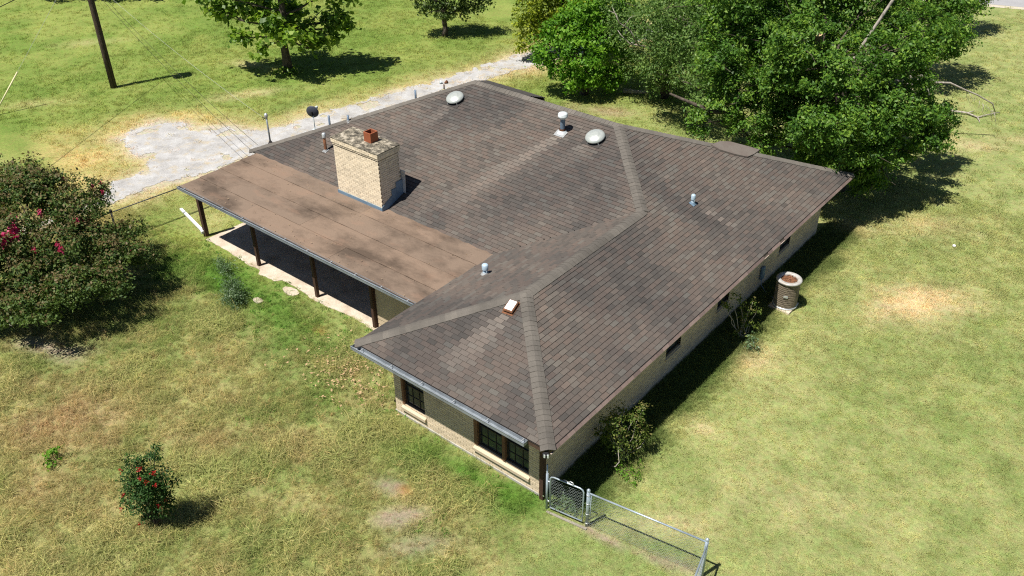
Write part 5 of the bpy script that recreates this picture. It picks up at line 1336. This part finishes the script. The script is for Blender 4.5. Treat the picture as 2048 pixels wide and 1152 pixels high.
# red flowering shrub
TRB = [(-7.82, -6.19, 1.9, .22), (-7.56, -5.85, 2.05, .24), (-7.2, -5.81, 1.74, .22), (-7.46, -6.16, 1.6, .32), (-7.88, -6.37, 1.33, .28), (-7.24, -5.98, 1.26, .28), (-7.74, -6.39, .83, .28), (-7.55, -6.1, .54, .24), (-7.18, -5.66, 1.3, .15), (-7.91, -6.27, 2.15, .12), (-7.41, -5.72, 2.37, .12), (-8.01, -6.48, .9, .15), (-7.34, -6.26, 1.25, .25), (-7.73, -6.25, .25, .2), (-7.45, -6.05, .9, .34), (-7.6, -6.2, 1.3, .38), (-7.35, -6.0, 1.55, .34), (-7.7, -6.2, 1.7, .32), (-7.4, -5.9, .6, .3), (-7.75, -6.2, 1.0, .32)]
rb = empty('red_crape_myrtle', 'small dark shrub with red flowers standing in the dry back yard', 'shrub', (-7.6, -6.15, -.1))
stem = MB()
for l in TRB: stem.tube(bent((rng_.gauss(0, .05), rng_.gauss(0, .05), 0), Vector(l[:3]) - Vector((-7.6, -6.15, -.1)), 4, .04, rng_), [.018, .016, .013, .01, .005], 6)
stem.build('stems', M['bark'], rb)
crown('foliage', TRB, M['leaf_red'], rb, (-7.6, -6.15, -.1), per_m2=1500, size=.055, seed=111, aspect=.6, clump=.13, hollow=.35)
for i, p in enumerate(((-7.27, -6.26, 2.18), (-7.11, -6.06, 1.97), (-7.13, -6.28, 1.84), (-7.28, -6.34, 1.91), (-7.03, -6.13, 1.69), (-7.1, -5.99, 1.02), (-7.14, -6.16, .92), (-7.84, -6.61, 1.2), (-7.98, -6.72, .71), (-7.63, -6.56, .27), (-7.85, -6.48, 1.91))):
    blossom(p, random.uniform(.045, .07), M['petal_red'], rb, 400 + i, 30, (-7.6, -6.15, -.1))
def shrub(name, label, base, lobes, leaf, seed, cat='shrub', **kw):
    o = empty(name, label, cat, base); st = MB(); rg = random.Random(seed)
    for l in lobes: st.tube(bent((rg.gauss(0, .05), rg.gauss(0, .05), 0), Vector(l[:3]) - Vector(base), 4, .05, rg), [.016, .014, .012, .009, .005], 6)
    st.build('stems', M['pale_bark'] if leaf == 'leaf_bush' else M['bark'], o)
    crown('foliage', lobes, M[leaf], o, base, seed=seed, **kw)
    return o
b1 = shrub('scraggly_bush', 'scraggly olive bush against the right wall near the house corner', (.3, 3.0, -.05), [(.22, 2.71, 1.27, .3), (.4, 3.24, 1.43, .28), (.57, 3.39, .99, .25), (.39, 2.98, .82, .3), (.24, 2.6, .93, .25), (.49, 3.45, 1.6, .2), (.6, 3.54, .53, .2), (.31, 2.78, .47, .2), (.1, 2.61, 1.62, .2), (.46, 3.17, .27, .2), (-.2, 2.9, 1.1, .3), (-.1, 3.3, 1.3, .25), (-.3, 3.0, .6, .3), (.0, 2.9, 1.5, .25)], 'leaf_bush', 121, per_m2=900, size=.06, clump=.12, hollow=.35)
db(b1, [(.25, 2.5, .15), (.42, 2.42, .3), (.5, 2.45, .5), (.42, 2.5, .72), (.35, 2.6, .9)], .022, 'bare_stem', (.3, 3.0, -.05))
shrub('spindly_sapling', 'thin sparse sapling growing between second wall window and air conditioner', (.2, 10.0, -.02), [(.01, 9.82, 1.45, .15), (.21, 10.12, .99, .2), (.28, 10.18, 1.28, .12), (.22, 10.0, .58, .22), (.15, 9.81, .26, .2), (-.11, 9.47, 1.77, .14), (.39, 10.4, .92, .12), (.43, 10.31, .4, .14), (.13, 9.92, .87, .18), (-.2, 9.3, 1.5, .16), (-.25, 9.6, 1.2, .14)], 'leaf_bush', 131, per_m2=420, size=.075, clump=.10, hollow=.3)
shrub('dry_weed', 'dry grey weed clump on the lawn beside the spindly sapling', (.62, 9.55, -.02), [(.62, 9.55, .14, .2), (.55, 9.8, .2, .18), (.95, 9.65, .1, .13)], 'leaf_weed', 135, cat='weed', per_m2=260, size=.07, clump=.1)
shrub('leafy_weed', 'fresh green weed at the edge of the house shade', (.72, 3.1, -.05), [(.55, 2.6, .1, .25), (.8, 2.9, .1, .2), (.9, 2.5, .08, .2)], 'leaf_bright', 136, cat='weed', per_m2=200, size=.06, clump=.1)
shrub('gate_weed', 'pale green weeds heaped at the foot of the gate', (.05, .75, -.12), [(-.25, .62, .05, .25), (.05, .75, .08, .28), (.35, .8, .05, .22)], 'leaf_weed', 137, cat='weed', per_m2=240, size=.06, clump=.1)
shrub('feathery_weed', 'largest feathery blue green weed in front of the patio', (-14.3, 1.25, 0), [(-14.2, 1.2, .35, .4), (-14.0, .95, .3, .38), (-14.5, 1.35, .45, .35), (-14.35, .95, .25, .3), (-13.9, 1.2, .2, .25), (-14.1, 1.0, .6, .35), (-14.4, 1.2, .65, .3), (-13.8, .8, .3, .3)], 'leaf_weed', 141, cat='weed', per_m2=900, size=.075, aspect=.25, clump=.16, hollow=.2)
shrub('feathery_weed', 'smaller feathery green weed beside the patio between first two posts', (-16.0, 2.0, 0), [(-16.0, 2.0, .25, .35), (-15.7, 1.9, .2, .3), (-16.4, 2.1, .22, .28)], 'leaf_weed', 142, cat='weed', per_m2=900, size=.075, aspect=.25, clump=.15, hollow=.2)
shrub('yard_weed', 'small bright green weed clump alone in the dry yard grass', (-11.7, -6.75, -.02), [(-11.8, -6.7, .22, .22), (-11.55, -6.8, .18, .2), (-11.65, -6.55, .3, .14)], 'leaf_bright', 143, cat='weed', per_m2=240, size=.09, clump=.12)

# ------------------------------------------------------------------ grass
def tuft(name, n, h, spread, wdt, seed, lean=.6):
    rng = np.random.default_rng(seed); V = []; F = []
    for i in range(n):
        a = rng.random() * 6.283; r = spread * math.sqrt(rng.random()); b = np.array([r * math.cos(a), r * math.sin(a), -.01])
        d = rng.random() * 6.283; ln = h * rng.uniform(.5, 1.15); le = lean * rng.uniform(.3, 1.3)
        dirv = np.array([math.cos(d), math.sin(d), 0]); sd_ = np.array([-math.sin(d), math.cos(d), 0]) * wdt * rng.uniform(.6, 1.2)
        m_ = b + dirv * ln * le * .35 + np.array([0, 0, ln * .6]); t_ = b + dirv * ln * le + np.array([0, 0, ln * max(.25, 1 - le * .55)])
        q = len(V); V += [b - sd_, b + sd_, m_ + sd_ * .8, m_ - sd_ * .8, t_]; F += [(q, q + 1, q + 2, q + 3), (q + 3, q + 2, q + 4)]
    k_ = M['blade']
    me = bpy.data.meshes.new(name); me.from_pydata([tuple(v) for v in V], [], F); me.materials.append(k_)
    return bpy.data.objects.new(name, me)
k = NT('grass_blade'); k.setp(0.7, 0, 0.2)
at = k.attr('tint', 'INSTANCER').outputs['Color']
rv = k.ramp(k.n('ShaderNodeNewGeometry').outputs['Random Per Island'], [(0, (.62, .72, .52)), (.5, (1.05, 1.06, .95)), (1, (1.75, 1.55, 1.5))])
col = k.mix(1.0, at, rv, 'MULTIPLY'); k.color(col)
tr = k.n('ShaderNodeBsdfTranslucent'); k.l(col, tr.inputs[0]); ms = k.n('ShaderNodeMixShader'); ms.inputs[0].default_value = .3
k.l(k.b.outputs[0], ms.inputs[1]); k.l(tr.outputs[0], ms.inputs[2]); k.l(ms.outputs[0], k.out.inputs[0])
M['blade'] = k.m
def scatter(name, P, scl, rot, tint, tufts):
    me = bpy.data.meshes.new(name); me.vertices.add(len(P)); me.vertices.foreach_set('co', P.astype(np.float32).ravel())
    a = me.attributes.new('scl', 'FLOAT', 'POINT'); a.data.foreach_set('value', scl.astype(np.float32))
    a = me.attributes.new('rot', 'FLOAT_VECTOR', 'POINT'); a.data.foreach_set('vector', rot.astype(np.float32).ravel())
    a = me.attributes.new('tint', 'FLOAT_COLOR', 'POINT'); a.data.foreach_set('color', np.concatenate([tint, np.ones((len(P), 1))], 1).astype(np.float32).ravel())
    o = tag(link(bpy.data.objects.new(name, me)), kind='stuff')
    g = bpy.data.node_groups.new(name, 'GeometryNodeTree')
    g.interface.new_socket('Geometry', in_out='INPUT', socket_type='NodeSocketGeometry'); g.interface.new_socket('Geometry', in_out='OUTPUT', socket_type='NodeSocketGeometry')
    N = g.nodes; gi = N.new('NodeGroupInput'); go = N.new('NodeGroupOutput'); ip = N.new('GeometryNodeInstanceOnPoints'); jn = N.new('GeometryNodeJoinGeometry')
    for t_ in tufts:
        oi = N.new('GeometryNodeObjectInfo'); oi.inputs['Object'].default_value = t_; oi.inputs['As Instance'].default_value = True
        g.links.new(oi.outputs['Geometry'], jn.inputs[0])
    ip.inputs['Pick Instance'].default_value = True
    ri = N.new('FunctionNodeRandomValue'); ri.data_type = 'INT'; ri.inputs[4].default_value = 0; ri.inputs[5].default_value = len(tufts) - 1
    g.links.new(ri.outputs[2], ip.inputs['Instance Index'])
    for nm, ty, so_n in (('scl', 'FLOAT', 'Scale'), ('rot', 'FLOAT_VECTOR', 'Rotation')):
        na = N.new('GeometryNodeInputNamedAttribute'); na.data_type = ty; na.inputs[0].default_value = nm
        g.links.new(na.outputs[0], ip.inputs[so_n])
    g.links.new(gi.outputs[0], ip.inputs['Points']); g.links.new(jn.outputs[0], ip.inputs['Instance']); g.links.new(ip.outputs[0], go.inputs[0])
    md = o.modifiers.new('scatter', 'NODES'); md.node_group = g
    return o
FOOT = [np.array([(XL, O), (XR, O), (XR, L - O), (-6.2, 12.2), (-10.5, 12.2), (-10.5, 13.1), (-13.8, 13.1), (-U + O, V1 + O), (XL, V1 + O)]), np.array([(-18.4, 2.95), (-5.95, 2.95), (-5.95, 6.5), (-18.3, 6.5)]), np.array([(AC[0] - .5, AC[1] - .5), (AC[0] + .42, AC[1] - .5), (AC[0] + .42, AC[1] + .45), (AC[0] - .5, AC[1] + .45)])]
def in_view(P, marg=.40):
    d = P - CAM; zc_ = d @ fw; X = (d @ r2) / zc_ * 1811.855 / 1024; Y = (d @ u2) / zc_ * 1811.855 / 1024
    return (zc_ > 1) & (np.abs(X) < 1 + marg) & (np.abs(Y) < 576 / 1024 + marg)
def points(x0, x1, y0, y1, dens, seed):
    rng = np.random.default_rng(seed); n = int((x1 - x0) * (y1 - y0) * dens)
    x_ = rng.uniform(x0, x1, n); y_ = rng.uniform(y0, y1, n)
    P = np.stack([x_, y_, ground_z(x_, y_)], 1); P = P[in_view(P)]
    ok = np.ones(len(P), bool)
    for f_ in FOOT: ok &= poly_sd(P[:, 0], P[:, 1], f_) > 0
    return P[ok], rng
yard_m = lambda P: (P[:, 1] < 3.2) & (P[:, 0] < -.3)
LT = [tuft('lawn_tuft', 18, .065, .11, .0055, 1), tuft('lawn_tuft', 18, .06, .12, .0055, 2, .9), tuft('lawn_tuft', 16, .08, .10, .005, 3, .8)]
TT = [tuft('tall_tuft', 26, .24, .11, .0052, 4, 1.0), tuft('tall_tuft', 26, .29, .13, .0046, 5, 1.3), tuft('tall_tuft', 22, .21, .10, .0055, 6, .8), tuft('tall_tuft', 24, .34, .13, .0042, 7, 1.5), tuft('tall_tuft', 20, .40, .10, .0038, 8, 1.2)]
def drive_keep(P, rng):
    sd = poly_sd(P[:, 0], P[:, 1], DRIVE); return rng.random(len(P)) < np.clip(.05 + (sd + .55) * .9, .025, 1)
# lawn
PL = []
for x0, x1, y0, y1, de, sd_ in ((-3, 13, -8, 24, 80, 1), (-3, 13, 24, 52, 16, 2), (-22, -3, 6, 34, 26, 3), (-40, -18, -4, 30, 22, 4), (-62, -40, -2, 40, 8, 5)):
    P, rng = points(x0, x1, y0, y1, de, sd_); P = P[~yard_m(P)]; P = P[drive_keep(P, rng)]; PL.append(P)
P = np.concatenate(PL); rng = np.random.default_rng(8)
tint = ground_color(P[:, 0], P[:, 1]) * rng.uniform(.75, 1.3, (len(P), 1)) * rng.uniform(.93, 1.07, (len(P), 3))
dist = np.linalg.norm(P - CAM, axis=1)
scatter('lawn_grass', P, rng.uniform(.5, 1.25, len(P)) * np.clip(dist / 26, .9, 1.7), np.stack([rng.normal(0, .12, len(P)), rng.normal(0, .12, len(P)), rng.uniform(0, 6.283, len(P))], 1), tint, LT)
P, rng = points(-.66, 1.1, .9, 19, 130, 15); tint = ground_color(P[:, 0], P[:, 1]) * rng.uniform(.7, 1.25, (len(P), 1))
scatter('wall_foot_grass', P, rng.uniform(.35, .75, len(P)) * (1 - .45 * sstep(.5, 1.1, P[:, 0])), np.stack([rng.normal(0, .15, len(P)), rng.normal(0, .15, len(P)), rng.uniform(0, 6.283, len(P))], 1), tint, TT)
# fallen leaves by the patio corner of the wing
lv, lf = [], []
rr = random.Random(17)
for _ in range(260):
    x_, y_ = rr.gauss(-8.3, .9), rr.gauss(.9, .7)
    if x_ > XL - .2 and y_ > O - .1 or y_ > 2.7: continue
    z_ = .10 + rr.random() * .08; an = rr.random() * 6.28; sz = rr.uniform(.03, .06)
    a = Vector((math.cos(an), math.sin(an), rr.uniform(-.4, .4))) * sz; b = Vector((-math.sin(an), math.cos(an), rr.uniform(-.4, .4))) * sz * .6
    p = Vector((x_, y_, z_ + float(ground_z(x_, y_)))); q = len(lv); lv += [p - a, p - b, p + a, p + b]; lf.append((q, q + 1, q + 2, q + 3))
me = bpy.data.meshes.new('fallen_leaves'); me.from_pydata(lv, [], lf); me.materials.append(worn('pale_dead_leaf', (.42, .29, .16), (.30, .2, .1), 20, .9))
tag(link(bpy.data.objects.new('fallen_leaves', me)), kind='stuff')
WT = [tuft('weed_tuft', 14, .10, .13, .016, 31, .9), tuft('weed_tuft', 12, .14, .10, .014, 32, .7)]
P, rng = points(-19, -.7, -9, 2.9, 14, 33)
P = P[(fbm(P[:, 0], P[:, 1], 1.1, 4, 171) + .25 * sstep(-1.2, 1.8, P[:, 1]) > .68)]
tint = np.array([.085, .20, .028]) * rng.uniform(.6, 1.5, (len(P), 1)) * rng.uniform(.85, 1.15, (len(P), 3))
scatter('broadleaf_weeds', P, rng.uniform(.35, .95, len(P)), np.stack([rng.normal(0, .2, len(P)), rng.normal(0, .2, len(P)), rng.uniform(0, 6.283, len(P))], 1), tint, WT)
# long dry grass of the back yard
P, rng = points(-30, -.3, -13, 3.2, 115, 11); P = P[drive_keep(P, rng)]
clm = sstep(.46, .66, fbm(P[:, 0], P[:, 1], 1.5, 4, 131))
hgt = .42 + .40 * fbm(P[:, 0], P[:, 1], .6, 3, 133) + .42 * clm
edge = sstep(-.25, .9, -poly_sd(P[:, 0], P[:, 1], np.array([(-30., -20), (-.3, -20), (-.3, .62), (XL, .62), (XL, 2.8), (-18.4, 2.8), (-22.8, 2.4), (-30, 1)])))
hgt = hgt * (.35 + .65 * edge)
lushm = np.zeros(len(P)); shortm = np.zeros(len(P))
for (cx, cy, rx, ry, rot, kind, s_) in SPOTS:
    if kind == 'lush': lushm = np.maximum(lushm, gauss(P[:, 0], P[:, 1], cx, cy, rx, ry, rot) * s_)
    if kind in ('mud', 'rust'): shortm = np.maximum(shortm, gauss(P[:, 0], P[:, 1], cx, cy, rx * 1.2, ry * 1.2, rot) * s_)
hgt = hgt * (1 - .72 * shortm) * (1 - .25 * lushm); clm = clm * (1 - lushm) * (1 - shortm)
keep = rng.random(len(P)) < .35 + .65 * sstep(.3, .55, fbm(P[:, 0], P[:, 1], .9, 3, 141))
keep &= rng.random(len(P)) > shortm * .8
P, hgt, clm, lushm = P[keep], hgt[keep], clm[keep], lushm[keep]
tint = ground_color(P[:, 0], P[:, 1]); lum = tint.mean(1, keepdims=True)
dry = (rng.random((len(P), 1)) < .2 * (1 - lushm[:, None])) * rng.uniform(.3, .8, (len(P), 1))
tint = tint * (1 - dry) + np.array([.46, .37, .18]) * dry
pale = (clm * .38)[:, None]
tint = tint * (1 - pale) + np.array([.33, .37, .14]) * pale
tint = tint * rng.uniform(.75, 1.3, (len(P), 1)) * rng.uniform(.93, 1.07, (len(P), 3))
wind = .9 * (fbm(P[:, 0], P[:, 1], 2.6, 2, 151) - .5)
scatter('long_grass', P, hgt * rng.uniform(.7, 1.25, len(P)), np.stack([.25 + wind + rng.normal(0, .2, len(P)), wind * .8 + rng.normal(0, .2, len(P)), rng.normal(.6, 1.3, len(P))], 1), tint, TT)
